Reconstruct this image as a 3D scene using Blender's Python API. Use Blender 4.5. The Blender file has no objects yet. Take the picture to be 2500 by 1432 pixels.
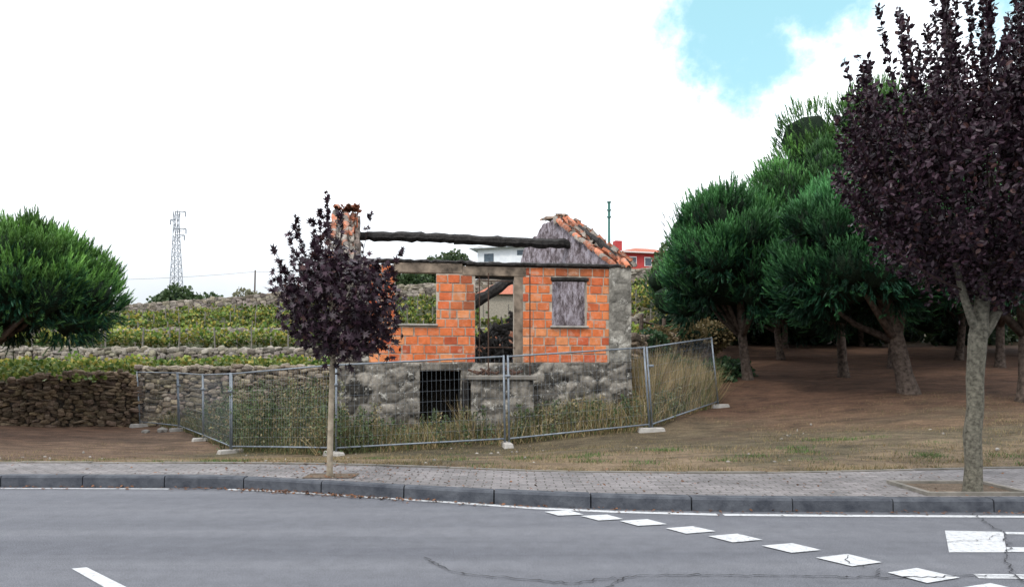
import bpy, math, random, numpy as np
from mathutils import Vector, noise, Matrix
rng = np.random.default_rng(7); random.seed(7)
scene = bpy.context.scene

# ------------------------------------------------------------------ materials
def new_mat(name):
    m = bpy.data.materials.new(name); m.use_nodes = True
    nt = m.node_tree; b = nt.nodes['Principled BSDF']
    b.inputs['Roughness'].default_value = 0.85
    b.inputs['Specular IOR Level'].default_value = 0.25
    return m, nt, b
def nd(nt, t, **kw):
    n = nt.nodes.new(t)
    for k, v in kw.items():
        if k in n.inputs.keys(): n.inputs[k].default_value = v
        else: setattr(n, k, v)
    return n
def lk(nt, a, b): nt.links.new(a, b)
def coord(nt, sc=(1, 1, 1), out='Object'):
    tc = nd(nt, 'ShaderNodeTexCoord'); mp = nd(nt, 'ShaderNodeMapping')
    mp.inputs['Scale'].default_value = sc
    lk(nt, tc.outputs[out], mp.inputs['Vector']); return mp.outputs[0]
def noise_n(nt, vec, scale, detail=6, rough=0.6):
    n = nd(nt, 'ShaderNodeTexNoise'); n.inputs['Scale'].default_value = scale
    n.inputs['Detail'].default_value = detail; n.inputs['Roughness'].default_value = rough
    lk(nt, vec, n.inputs['Vector']); return n.outputs['Fac']
def ramp(nt, fac, stops):
    r = nd(nt, 'ShaderNodeValToRGB'); e = r.color_ramp.elements
    while len(e) < len(stops): e.new(0.5)
    for i, (p, c) in enumerate(stops):
        e[i].position = p; e[i].color = (*c, 1) if len(c) == 3 else c
    lk(nt, fac, r.inputs[0]); return r.outputs[0]
def mix(nt, fac, a, b, mode='MIX'):
    n = nd(nt, 'ShaderNodeMix'); n.data_type = 'RGBA'; n.blend_type = mode
    for s, v in ((n.inputs[0], fac), (n.inputs[6], a), (n.inputs[7], b)):
        if isinstance(v, (int, float)): s.default_value = v
        elif isinstance(v, tuple): s.default_value = (*v, 1)
        else: lk(nt, v, s)
    return n.outputs[2]
def bump(nt, b, h, strength=0.5, dist=0.02):
    n = nd(nt, 'ShaderNodeBump'); n.inputs['Strength'].default_value = strength
    n.inputs['Distance'].default_value = dist
    lk(nt, h, n.inputs['Height']); lk(nt, n.outputs[0], b.inputs['Normal'])
def attr(nt):
    a = nd(nt, 'ShaderNodeAttribute'); a.attribute_name = 'Col'; return a.outputs['Color']
G1 = lambda v: (v, v, v)

def mat_simple(name, c1, c2, scale=8, rough=0.85, bs=0.3, bd=0.01, detail=6, metal=0):
    m, nt, b = new_mat(name); v = coord(nt)
    f = noise_n(nt, v, scale, detail)
    lk(nt, ramp(nt, f, [(0.3, c1), (0.7, c2)]), b.inputs['Base Color'])
    b.inputs['Roughness'].default_value = rough; b.inputs['Metallic'].default_value = metal
    bump(nt, b, noise_n(nt, v, scale * 4), bs, bd); return m

def mat_leaf(name, transl=0.25, rough=0.5):
    m, nt, b = new_mat(name); c = attr(nt)
    lk(nt, c, b.inputs['Base Color']); b.inputs['Roughness'].default_value = rough
    if transl > 0:
        t = nd(nt, 'ShaderNodeBsdfTranslucent'); lk(nt, c, t.inputs[0])
        ms = nd(nt, 'ShaderNodeMixShader'); ms.inputs[0].default_value = transl
        lk(nt, b.outputs[0], ms.inputs[1]); lk(nt, t.outputs[0], ms.inputs[2])
        lk(nt, ms.outputs[0], nt.nodes['Material Output'].inputs[0])
    return m

def mat_stone(name, lichen=0.5, dark=0.5, bd=0.03, dk=(0.06, 0.05, 0.038), lc=(0.5, 0.48, 0.43), ls=4.0, amt=.75):
    m, nt, b = new_mat(name); v = coord(nt); c = attr(nt)
    f = noise_n(nt, v, 9, 8, 0.7)
    c = mix(nt, 1.0, c, ramp(nt, f, [(0.3, G1(0.5)), (0.7, G1(1.4))]), 'MULTIPLY')
    d = noise_n(nt, v, 2.1, 9, 0.75)
    c = mix(nt, ramp(nt, d, [(0.66 - 0.2 * dark, G1(0)), (0.76 - 0.14 * dark, G1(amt))]), c, dk)
    l = noise_n(nt, v, ls, 10, 0.82)
    c = mix(nt, ramp(nt, l, [(0.66 - 0.14 * lichen, G1(0)), (0.70 - 0.135 * lichen, G1(0.85))]), c, lc)
    lk(nt, c, b.inputs['Base Color']); b.inputs['Roughness'].default_value = 0.95
    bump(nt, b, noise_n(nt, v, 22, 8, 0.7), 0.8, bd); return m

M = {}
M['house_stone'] = mat_stone('house_stone', 0.74, 0.42, lc=(.46, .445, .40), ls=5.0, dk=(.075, .064, .05), amt=.65)
M['wall_stone'] = mat_stone('rubble_stone', 0.35, 0.45)
M['wall_dark'] = mat_stone('mossy_stone', 0.0, 0.8, dk=(.035, .027, .017), amt=.7)
M['far_stone'] = mat_stone('far_stone', 0.45, 0.2)
M['mortar'] = mat_simple('mortar', (0.24, 0.205, 0.165), (0.48, 0.43, 0.36), 6, 0.95, 0.6, 0.02)
M['concrete'] = mat_simple('concrete', (0.2, 0.19, 0.17), (0.40, 0.38, 0.35), 5, 0.9, 0.4, 0.01)
M['old_concrete'] = mat_simple('weathered_concrete', (0.10, 0.095, 0.08), (0.22, 0.2, 0.175), 5, 0.9, 0.4, 0.01)
M['sooty'] = mat_simple('sooty_concrete', (0.035, 0.028, 0.022), (0.29, 0.23, 0.175), 3.4, 0.95, 0.6, 0.015, 10)
M['char'] = mat_simple('charred_wood', (0.006, 0.006, 0.006), (0.04, 0.036, 0.033), 14, 0.7, 1.0, 0.03)
M['rust'] = mat_simple('rusty_steel', (0.035, 0.022, 0.016), (0.08, 0.042, 0.028), 20, 0.8)
M['galv'] = mat_simple('galvanised_steel', (0.12, 0.14, 0.165), (0.22, 0.25, 0.28), 10, 0.5, 0.1, 0.002, metal=0.2)
M['soil_dark'] = mat_simple('burnt_rubble_and_cellar_dark', (0.015, 0.013, 0.011), (0.05, 0.042, 0.033), 6, 0.95, 0.9, 0.05)
M['needles_core'] = mat_simple('dark_crown_core', (0.004, 0.012, 0.005), (0.012, 0.028, 0.012), 5, 0.95, 1.0, 0.1)  # near-black filler blobs, crown-interior shade put into the colour
M['bark'] = mat_simple('pine_bark', (0.03, 0.022, 0.018), (0.17, 0.13, 0.105), 9, 0.95, 1.0, 0.05, 9)
M['bark_grey'] = mat_simple('plum_bark', (0.04, 0.037, 0.028), (0.22, 0.205, 0.16), 26, 0.95, 1.0, 0.02, 10)
M['bark_pale'] = mat_simple('sapling_bark', (0.17, 0.14, 0.10), (0.34, 0.29, 0.22), 14, 0.9, 0.3, 0.01)
M['twig'] = mat_simple('twig', (0.02, 0.012, 0.011), (0.045, 0.026, 0.023), 10)
M['leaf'] = mat_leaf('vine_leaf', 0.3)
M['needle'] = mat_leaf('pine_needle', 0.0, 0.55)
M['purple'] = mat_leaf('purple_leaf', 0.0, 0.42)
M['grass'] = mat_leaf('grass_blade', 0.0, 0.9)
M['white_wall'] = mat_simple('white_render', (0.62, 0.66, 0.7), (0.75, 0.78, 0.8), 2, 0.8)
M['red_wall'] = mat_simple('red_render', (0.36, 0.045, 0.045), (0.44, 0.065, 0.065), 2, 0.8)
M['roof_tile'] = mat_simple('far_roof_tile', (0.25, 0.08, 0.05), (0.42, 0.15, 0.09), 6, 0.9)
M['glass'] = mat_simple('dark_glass', (0.05, 0.07, 0.09), (0.1, 0.13, 0.16), 3, 0.2, 0.0)
M['white_paint'] = mat_simple('white_trim', (0.6, 0.6, 0.58), (0.7, 0.7, 0.68), 3, 0.6)
M['green_paint'] = mat_simple('green_paint', (0.06, 0.16, 0.14), (0.09, 0.22, 0.19), 3, 0.5)

def mk_tile():
    m, nt, b = new_mat('clay_tile'); v = coord(nt); c = attr(nt)
    c = mix(nt, 1.0, c, ramp(nt, noise_n(nt, v, 12, 6), [(0.3, G1(0.45)), (0.7, G1(1.3))]), 'MULTIPLY')
    c = mix(nt, ramp(nt, noise_n(nt, v, 5, 8, .75), [(0.5, G1(0)), (0.6, G1(0.75))]), c, (0.24, 0.22, 0.19))
    lk(nt, c, b.inputs['Base Color']); bump(nt, b, noise_n(nt, v, 30), 0.5, 0.01); return m
M['tile'] = mk_tile()
def mk_brick():
    m, nt, b = new_mat('hollow_brick'); v = coord(nt); c = attr(nt)
    c = mix(nt, 1.0, c, ramp(nt, noise_n(nt, v, 7, 8, .7), [(0.3, G1(0.66)), (0.65, G1(1.10))]), 'MULTIPLY')
    c = mix(nt, ramp(nt, noise_n(nt, v, 3.5, 10, .8), [(0.54, G1(0)), (0.61, G1(0.62))]), c, (0.44, 0.33, 0.26))
    w = nd(nt, 'ShaderNodeTexWave', bands_direction='Z'); w.inputs['Scale'].default_value = 14
    w.inputs['Distortion'].default_value = 0.6; lk(nt, v, w.inputs['Vector'])
    c = mix(nt, 0.3, c, ramp(nt, w.outputs['Fac'], [(0.0, G1(0.35)), (0.35, G1(1))]), 'MULTIPLY')
    lk(nt, c, b.inputs['Base Color']); bump(nt, b, w.outputs['Fac'], 0.5, 0.01); return m
M['brick'] = mk_brick()
def mk_plaster():
    m, nt, b = new_mat('burnt_plaster'); v = coord(nt, (1, 1, 0.8))
    f = noise_n(nt, v, 3.6, 11, .82)
    c = ramp(nt, f, [(0.42, (0.05, 0.036, 0.038)), (0.5, (0.19, 0.16, 0.175)), (0.59, (0.38, 0.35, 0.39))])
    lk(nt, c, b.inputs['Base Color']); bump(nt, b, f, 0.8, 0.03); return m
M['plaster'] = mk_plaster()
def mk_asphalt():
    m, nt, b = new_mat('asphalt'); v = coord(nt)
    big = noise_n(nt, coord(nt, (0.08, 1.6, 1)), 1.0, 8, .6)
    fine = noise_n(nt, v, 110, 3, .8)
    mid = noise_n(nt, v, 5, 10, .8)
    c = ramp(nt, big, [(0.35, (0.092, 0.096, 0.110)), (0.65, (0.134, 0.138, 0.152))])
    c = mix(nt, 1.0, c, ramp(nt, fine, [(0.3, G1(0.4)), (0.7, G1(1.6))]), 'MULTIPLY')
    c = mix(nt, 1.0, c, ramp(nt, mid, [(0.3, G1(0.8)), (0.7, G1(1.18))]), 'MULTIPLY')
    lk(nt, c, b.inputs['Base Color']); b.inputs['Roughness'].default_value = 0.8
    bump(nt, b, fine, 0.8, 0.008); return m
M['asphalt'] = mk_asphalt()
def mk_paint():
    m, nt, b = new_mat('road_paint'); v = coord(nt)
    f = noise_n(nt, v, 22, 9, .85)
    lk(nt, ramp(nt, f, [(0.36, (0.15, 0.155, 0.165)), (0.47, (0.42, 0.43, 0.44)), (0.7, (0.53, 0.54, 0.55))]), b.inputs['Base Color'])
    bump(nt, b, noise_n(nt, v, 110), 0.4, 0.004); return m
M['paint'] = mk_paint()
def mk_crack():
    m, nt, b = new_mat('asphalt_crack'); b.inputs['Base Color'].default_value = (0.03, 0.03, 0.033, 1); return m
M['crack'] = mk_crack()
def mk_paver():
    m, nt, b = new_mat('paving_blocks'); v = coord(nt)
    br = nd(nt, 'ShaderNodeTexBrick')
    dist = nd(nt, 'ShaderNodeVectorMath', operation='MULTIPLY_ADD'); nn_ = nd(nt, 'ShaderNodeTexNoise'); nn_.inputs['Scale'].default_value = 2.2; lk(nt, v, nn_.inputs['Vector'])
    lk(nt, nn_.outputs['Color'], dist.inputs[0]); dist.inputs[1].default_value = (.05, .05, 0); lk(nt, v, dist.inputs[2]); lk(nt, dist.outputs[0], br.inputs['Vector'])
    br.inputs['Scale'].default_value = 1; br.inputs['Brick Width'].default_value = 0.2; br.inputs['Row Height'].default_value = 0.1
    br.inputs['Mortar Size'].default_value = 0.010; br.inputs['Mortar Smooth'].default_value = .5; br.inputs['Color1'].default_value = (0.15, 0.142, 0.142, 1)
    br.inputs['Color2'].default_value = (0.21, 0.195, 0.195, 1); br.inputs['Mortar'].default_value = (0.07, 0.064, 0.057, 1)
    c = mix(nt, 1.0, br.outputs['Color'], ramp(nt, noise_n(nt, v, 1.5, 9, .75), [(0.3, G1(0.6)), (0.7, G1(1.25))]), 'MULTIPLY')
    c = mix(nt, 1.0, c, ramp(nt, noise_n(nt, v, 60, 3), [(0.3, G1(0.7)), (0.7, G1(1.25))]), 'MULTIPLY')
    lk(nt, c, b.inputs['Base Color']); bump(nt, b, br.outputs['Fac'], -0.7, 0.01); return m
M['paver'] = mk_paver()
M['kerb'] = mat_simple('basalt_kerb', (0.028, 0.032, 0.042), (0.085, 0.092, 0.105), 6, 0.8, 0.7, 0.015, 10)
def mk_ground():
    m, nt, b = new_mat('earth_and_dry_grass'); v = coord(nt); c = attr(nt)
    f = noise_n(nt, coord(nt, (.7, 1.3, 1)), 1.6, 11, .8); g = noise_n(nt, v, 30, 6, .85)
    c = mix(nt, 1.0, c, ramp(nt, f, [(0.36, G1(0.42)), (0.64, G1(1.5))]), 'MULTIPLY')
    c = mix(nt, 1.0, c, ramp(nt, g, [(0.34, G1(0.35)), (0.66, G1(1.6))]), 'MULTIPLY')
    lk(nt, c, b.inputs['Base Color']); b.inputs['Roughness'].default_value = 1
    bump(nt, b, g, 0.9, 0.04); return m
M['ground'] = mk_ground()

# ------------------------------------------------------------------ mesh tools
def link_obj(o, parent=None):
    scene.collection.objects.link(o)
    if parent is not None:
        o.parent = parent
        o.matrix_parent_inverse = Matrix.Translation(-Vector(parent.location))
    return o
def empty(name, loc=(0, 0, 0)):
    e = bpy.data.objects.new(name, None); e.location = loc; e.empty_display_size = 0.3
    scene.collection.objects.link(e); return e
def fast_mesh(name, V, F, C, mats, parent=None, smooth=False, mi=None):
    V = np.ascontiguousarray(V, dtype=np.float32).reshape(-1, 3); F = np.ascontiguousarray(F, dtype=np.int32)
    me = bpy.data.meshes.new(name); me.vertices.add(len(V)); me.vertices.foreach_set('co', V.ravel())
    me.loops.add(F.size); me.loops.foreach_set('vertex_index', F.ravel())
    me.polygons.add(len(F)); me.polygons.foreach_set('loop_start', np.arange(0, F.size, F.shape[1], dtype=np.int32))
    for m in mats: me.materials.append(m)
    if mi is not None: me.polygons.foreach_set('material_index', np.asarray(mi, dtype=np.int32))
    me.update(calc_edges=True)
    if C is not None:
        a = me.color_attributes.new('Col', 'FLOAT_COLOR', 'POINT')
        C4 = np.ones((len(V), 4), dtype=np.float32); C4[:, :3] = np.asarray(C).reshape(-1, 3)
        a.data.foreach_set('color', C4.ravel())
    me.polygons.foreach_set('use_smooth', np.full(len(F), smooth))
    return link_obj(bpy.data.objects.new(name, me), parent)
def basis(d, roll=None):
    z = d / (np.linalg.norm(d, axis=1, keepdims=True) + 1e-9)
    a = rng.normal(size=z.shape); x = np.cross(a, z); x /= np.linalg.norm(x, axis=1, keepdims=True) + 1e-9
    y = np.cross(z, x); return np.stack([x, y, z], axis=1)
def scatter(name, tv, tf, B, L, S, C, mat, parent=None, smooth=False, vc=None):
    tv = np.asarray(tv, float); tf = np.asarray(tf); N = len(L)
    S = np.asarray(S, float)
    if S.ndim == 1: S = S[:, None]
    B = B * S[:, :, None]
    V = np.einsum('ni,pij->pnj', tv, B) + L[:, None, :]
    F = (tf[None] + (np.arange(N) * len(tv))[:, None, None]).reshape(-1, tf.shape[1])
    Cc = np.repeat(C[:, None, :], len(tv), axis=1)
    if vc is not None: Cc = Cc * np.asarray(vc)[None, :, None]
    return fast_mesh(name, V, F, Cc, [mat], parent, smooth)

class MB:
    def __init__(s): s.v = []; s.f = []; s.m = []; s.c = []
    def add(s, vs, fs, mi=0, col=(1, 1, 1)):
        o = len(s.v); s.v += [tuple(p) for p in vs]
        s.f += [tuple(i + o for i in f) for f in fs]; s.m += [mi] * len(fs)
        s.c += [col] * len(vs) if not isinstance(col, list) else col
    def hexa(s, p, mi=0, col=(1, 1, 1)):
        s.add(p, [(0, 3, 2, 1), (4, 5, 6, 7), (0, 1, 5, 4), (1, 2, 6, 5), (2, 3, 7, 6), (3, 0, 4, 7)], mi, col)
    def box(s, x0, x1, y0, y1, z0, z1, mi=0, col=(1, 1, 1), T=None):
        p = [(x0, y0, z0), (x1, y0, z0), (x1, y1, z0), (x0, y1, z0), (x0, y0, z1), (x1, y0, z1), (x1, y1, z1), (x0, y1, z1)]
        if T: p = [T(*q) for q in p]
        s.hexa(p, mi, col)
    def tube(s, pts, rad, n=8, mi=0, col=(1, 1, 1)):
        pts = [Vector(p) for p in pts]
        if not hasattr(rad, '__len__'): rad = [rad] * len(pts)
        vs = []; fs = []
        for i, p in enumerate(pts):
            d = (pts[min(i + 1, len(pts) - 1)] - pts[max(i - 1, 0)]).normalized()
            a = Vector((0, 0, 1)) if abs(d.z) < 0.9 else Vector((1, 0, 0))
            x = d.cross(a).normalized(); y = d.cross(x)
            for k in range(n):
                t = 2 * math.pi * k / n; vs.append(p + (x * math.cos(t) + y * math.sin(t)) * rad[i])
        for i in range(len(pts) - 1):
            for k in range(n):
                fs.append((i * n + k, i * n + (k + 1) % n, (i + 1) * n + (k + 1) % n, (i + 1) * n + k))
        fs.append(tuple(range(n))[::-1]); fs.append(tuple((len(pts) - 1) * n + k for k in range(n)))
        s.add(vs, fs, mi, col)
    def obj(s, name, mats, parent=None, smooth=False, bevel=0):
        me = bpy.data.meshes.new(name); me.from_pydata(s.v, [], s.f)
        for m in mats: me.materials.append(m)
        me.polygons.foreach_set('material_index', s.m)
        a = me.color_attributes.new('Col', 'FLOAT_COLOR', 'POINT')
        a.data.foreach_set('color', np.hstack([np.array(s.c, dtype=np.float32), np.ones((len(s.c), 1), dtype=np.float32)]).ravel())
        me.polygons.foreach_set('use_smooth', [smooth] * len(s.f)); me.update()
        o = link_obj(bpy.data.objects.new(name, me), parent)
        if bevel:
            b = o.modifiers.new('bevel', 'BEVEL'); b.width = bevel; b.segments = 1
        return o
def ico(sub=1):
    import bmesh
    bm = bmesh.new(); bmesh.ops.create_icosphere(bm, subdivisions=sub, radius=1)
    v = np.array([x.co[:] for x in bm.verts]); f = np.array([[q.index for q in p.verts] for p in bm.faces]); bm.free(); return v, f
ICO1, ICOF1 = ico(1); ICO2, ICOF2 = ico(2)

# ------------------------------------------------------------------ terrain heights
ctrl = np.array([(-7, 9.24, .1), (-2, 9.0, .12), (1, 8.5, .12), (5, 8.8, .12), (12, 9.5, .12), (-15, 9.5, .08), (-30, 10, .05), (30, 10, .15),
 (-13.97, 25.6, -.75), (-11.7, 24, -.77), (-9.49, 21, -.81), (-7.21, 17.5, -.76), (-3.99, 15.3, -.55), (-.11, 15.4, -.36), (3.37, 16.5, -.13), (6.06, 20, .26),
 (-1, 17.4, -.15), (3.1, 18, .2), (4.5, 23, .8), (-18, 24, -.65), (-25, 22, -.5), (-7, 26, -.6), (8.3, 24, 1.0), (11.9, 24, 1.05), (11.6, 20, .7),
 (17, 27, 1.45), (20, 31, 1.8), (18, 40, 2.6), (9, 32, 1.6), (13.4, 18, .55), (30, 30, 1.8), (30, 45, 3), (-30, 27, -.4), (5, 30, 1.2), (6, 12, .08),
 (10, 13, .22), (2, 12, -.02), (-4, 12, -.2), (-10, 13, -.3), (38, 20, 1), (-38, 20, -.3), (-18, 15, -.35), (0, 45, 2), (-30, 45, 1), (8, 45, 3)], float)
def _U(r2): return 0.5 * r2 * np.log(r2 + 1e-9)
_n = len(ctrl); _K = _U(((ctrl[:, None, :2] - ctrl[None, :, :2]) ** 2).sum(-1)) + np.eye(_n) * 0.5
_P = np.hstack([np.ones((_n, 1)), ctrl[:, :2]])
_A = np.block([[_K, _P], [_P.T, np.zeros((3, 3))]]); _w = np.linalg.solve(_A, np.concatenate([ctrl[:, 2], np.zeros(3)]))
def tps(x, y):
    s = x.shape; q = np.stack([x.ravel(), y.ravel()], 1)
    r2 = ((q[:, None] - ctrl[None, :, :2]) ** 2).sum(-1)
    return (_U(r2) @ _w[:_n] + _w[_n] + q @ _w[_n + 1:]).reshape(s)
KX = [-60, -6, -3.6, -3.0, -2.07, -.65, .62, 2, 5, 12, 60]; KY = [8.3, 8.1, 8.06, 7.95, 7.66, 7.2, 6.87, 6.71, 6.67, 6.7, 6.9]
BX = [-60, -5.3, -3, -1.33, .25, 2.73, 6.6, 60]; BY = [9.4, 9.24, 9.15, 8.9, 8.47, 8.27, 8.78, 10]
def smooth_interp(x, X, Y):
    x = np.asarray(x, float); return sum(np.interp(x + o, X, Y) for o in (-.6, -.3, 0, .3, .6)) / 5
yk = lambda x: smooth_interp(x, KX, KY); yb = lambda x: smooth_interp(x, BX, BY)
YWX = [-60, -17, -13.5, -5.5, 60]; YWY = [24.3, 25, 26.3, 26.9, 27.0]
def sst(a, b, x): t = np.clip((x - a) / (b - a), 0, 1); return t * t * (3 - 2 * t)
def H(x, y):
    x = np.asarray(x, float); y = np.asarray(y, float)
    x, y = np.broadcast_arrays(x, y)
    g = tps(np.clip(x, -35, 35), np.clip(y, 8.6, 45))
    zb = np.clip(7.8 + (x + 40) * .07, 6.5, 12)
    yw = np.interp(x, YWX, YWY)
    t1 = np.where(x < -15, 1.0, 1.1)
    mid = np.where(y < 52, 2.35 + (y - 40.2) / 11.8 * .75, 3.1 + (y - 52) / 28 * (zb - 3.1))
    T = np.where(y < yw, g, np.where(y < 40.2, t1, np.where(y < 80, mid, zb + .9)))
    Gr = np.where(y < 45, g, np.where(y < 80, g + (zb - g) * np.clip((y - 45) / 35, 0, 1), zb + .9))
    w = sst(7, 12, x); z = np.where(y < yw, g, T * (1 - w) + Gr * w)
    b = yb(x); low = np.clip((b - y) / .25, 0, 1)
    return z * (1 - low) + low * (-.08)
def Hf(x, y): return float(H(np.array([x]), np.array([y]))[0])

def axis(segs):
    out = []
    for a, b, st in segs: out += list(np.arange(a, b - 1e-6, st))
    out.append(segs[-1][1]); return np.array(out)
gx = axis([(-900, -200, 100), (-200, -60, 14), (-60, -20, 2), (-20, 20, .4), (20, 50, 1.5), (50, 200, 15), (200, 900, 100)])
gy = axis([(-600, -50, 110), (-50, 5, 5.5), (5, 8, .5), (8, 11, .125), (11, 24, .4), (24, 28, .2), (28, 39.6, 1.16), (39.6, 40.8, .3), (40.8, 79.6, 1.94), (79.6, 80.4, .4), (80.4, 120, 4), (120, 400, 40), (400, 1500, 220)])
XX, YY = np.meshgrid(gx, gy); ZZ = H(XX, YY)
nz = np.array([noise.noise(Vector((a * .6, b * .6, 0))) for a, b in zip(XX.ravel(), YY.ravel())]).reshape(XX.shape)
ZZ = ZZ + np.where((YY > yb(XX) + .3) & (YY < 45), nz * .06, 0)
n2 = np.array([noise.noise(Vector((a * .35 + 9, b * .5, 3))) + .5 * noise.noise(Vector((a * 1.3, b * 1.7, 7))) for a, b in zip(XX.ravel(), YY.ravel())]).reshape(XX.shape)
straw = np.array([.18, .132, .083]); needle = np.array([.092, .050, .031]); olive = np.array([.085, .073, .043]); soil = np.array([.115, .070, .047])
def cmix(a, b, t): t = np.clip(t, 0, 1)[..., None]; return a * (1 - t) + b * t
col = cmix(straw, olive, sst(-.1, .5, n2))
distb = YY - yb(XX)
col = cmix(col, olive * .8, sst(1.5, 5, distb + n2 * 3) * .7 * (XX > -3))
col = cmix(col, needle, sst(4, 10, distb + n2 * 4) * sst(2.0, 7, XX + n2 * 2))
col = cmix(col, np.array([.15, .10, .06]), sst(5, 7.5, distb + n2 * 4) * sst(13, 9, distb + n2 * 4) * sst(4, 8, XX) * sst(-.1, .4, n2) * .7)  # warm sunlit strip painted into the grove ground colour
col = cmix(col, soil, sst(.6, 2.5, distb - n2 * 2) * sst(-6, -9, XX + n2 * 2) * .75)
col = cmix(col, needle * 1.1, sst(-10, -15, XX) * sst(6, 14, distb + n2 * 3) * .8)
vine_g = np.array([.045, .050, .022])
col = cmix(col, vine_g, ((YY > np.interp(XX, YWX, YWY)) & (XX < 9)).astype(float))
col = cmix(col, vine_g, sst(42, 50, YY) * sst(11, 8, XX)); col = cmix(col, np.array([.04, .035, .018]), sst(40, 48, YY) * sst(9, 12, XX))
nY, nX = XX.shape; idx = np.arange(nY * nX).reshape(nY, nX)
F = np.stack([idx[:-1, :-1], idx[:-1, 1:], idx[1:, 1:], idx[1:, :-1]], -1).reshape(-1, 4)
fast_mesh('ground', np.stack([XX, YY, ZZ], -1).reshape(-1, 3), F, col.reshape(-1, 3), [M['ground']], None, True)

# ------------------------------------------------------------------ road, sidewalk, kerb, markings
xs = axis([(-60, -10, 2), (-10, 12, .25), (12, 60, 2)])
def strip(name, xs, ya, yb_, z, mat, parent=None):
    V = []; Fq = []
    for i, x in enumerate(xs): V += [(x, ya[i], z), (x, yb_[i], z)]
    for i in range(len(xs) - 1): Fq.append((2 * i, 2 * i + 2, 2 * i + 3, 2 * i + 1))
    return fast_mesh(name, V, Fq, np.ones((len(V), 3)), [mat], parent)
strip('road', xs, np.full(len(xs), -9.0), yk(xs) + .01, 0.0, M['asphalt'])
kerb_h = .13
strip('sidewalk', xs, yk(xs) + .13, yb(xs), kerb_h - .004, M['paver'])
mb = MB(); x = -58.0
while x < 58:
    L_ = 0.98; x1 = x + L_
    n = 4; jz = rng.normal(0, .004); jy = rng.normal(0, .003)
    for i in range(n):
        a, b_ = x + (L_ - .014) * i / n, x + (L_ - .014) * (i + 1) / n
        ya_, yb2 = float(yk(a)) + jy, float(yk(b_)) + jy; k0 = kerb_h + jz
        p = [(a, ya_ - .012, -.1), (b_, yb2 - .012, -.1), (b_, yb2 + .145, -.1), (a, ya_ + .145, -.1)]
        p2 = [(a, ya_ + .0, k0 - .018), (b_, yb2 + .0, k0 - .018), (b_, yb2 + .145, k0 - .018), (a, ya_ + .145, k0 - .018)]
        p3 = [(a, ya_ + .02, k0 + .003), (b_, yb2 + .02, k0 + .003), (b_, yb2 + .145, k0 + .003), (a, ya_ + .145, k0 + .003)]
        vs = p + p2 + p3
        mb.add(vs, [(0, 1, 5, 4), (4, 5, 9, 8), (8, 9, 10, 11), (3, 7, 6, 2), (7, 11, 10, 6), (0, 4, 7, 3), (1, 2, 6, 5), (4, 8, 11, 7), (5, 6, 10, 9)])
    x = x1
mb.obj('kerb', [M['kerb']])
mb = MB(); x = -40.
while x < 40:
    a, b_ = x, x + .97; ya_, yb2 = float(yb(a)), float(yb(b_)); h = kerb_h + .004 + rng.uniform(0, .014)
    mb.hexa([(a, ya_, -.1), (b_, yb2, -.1), (b_, yb2 + .07, -.1), (a, ya_ + .07, -.1), (a, ya_, h), (b_, yb2, h), (b_, yb2 + .07, h), (a, ya_ + .07, h)]); x += .98
mb.obj('sidewalk_edging', [M['old_concrete']])
mk = empty('road_marking')
mb = MB()
def line(pts, w):
    for i in range(len(pts) - 1):
        (a, b_), (c, d) = pts[i], pts[i + 1]
        mb.add([(a, b_ - w / 2, .004), (c, d - w / 2, .004), (c, d + w / 2, .004), (a, b_ + w / 2, .004)], [(0, 1, 2, 3)])
line([(x_, float(yk(x_)) - .10) for x_ in np.arange(-14, -3.6, .4)], .05)
line([(-3.3, 7.93), (-2.99, 7.88), (-2.2, 7.66), (-1.566, 7.457), (-.64, 7.16), (.206, 6.865), (1.0, 6.687), (1.97, 6.556)], .09)
line([(2.03, 6.55), (3, 6.51), (4.85, 6.465), (9, 6.45), (30, 6.5)], .09)
mb.obj('edge_line', [M['paint']], mk)
mb = MB()
for cx, cy in [(.5, 6.668), (.847, 6.448), (1.19, 6.199), (1.546, 5.924), (1.843, 5.638), (2.177, 5.329), (2.468, 4.987), (2.778, 4.622), (3.05, 4.28), (3.3, 3.9)]:
    cy -= .06 * max(0, (cy - 6.2) / .5)
    t = (6.7 - cy) / 2.1; a = np.array([.25 + .035 * t, .06 + .05 * t]); b_ = np.array([.125 + .025 * t, -.19 - .03 * t]); c = np.array([cx, cy])
    q = [c - a / 2 - b_ / 2, c - a / 2 + b_ / 2, c + a / 2 + b_ / 2, c + a / 2 - b_ / 2]
    q = [p + rng.normal(0, .006, 2) for p in q]
    mb.add([(p[0], p[1], .008) for p in q], [(0, 1, 2, 3)])
mb.obj('dashed_squares', [M['paint']], mk)
mb = MB()
mb.add([(3.747, 5.909, .004), (3.335, 5.21, .004), (3.775, 5.21, .004), (4.221, 5.864, .004)], [(0, 1, 2, 3)])
mb.add([(4.235, 5.86, .004), (4.18, 5.78, .004), (5.6, 5.7, .004), (5.65, 5.78, .004)], [(0, 1, 2, 3)])
mb.add([(3.88, 5.36, .004), (3.79, 5.22, .004), (5.3, 5.22, .004), (5.4, 5.33, .004)], [(0, 1, 2, 3)])
mb.add([(3.15, 4.66, .004), (3.12, 4.56, .004), (5.0, 4.5, .004), (5.05, 4.6, .004)], [(0, 1, 2, 3)])
mb.obj('lane_symbol', [M['paint']], mk)
mb = MB(); mb.add([(-3.085, 4.783, .004), (-2.2, 4.02, .004), (-2.1, 4.07, .004), (-3.0, 4.815, .004)], [(0, 1, 2, 3)])
mb.obj('centre_dash', [M['paint']], mk)
mb = MB()
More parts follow.
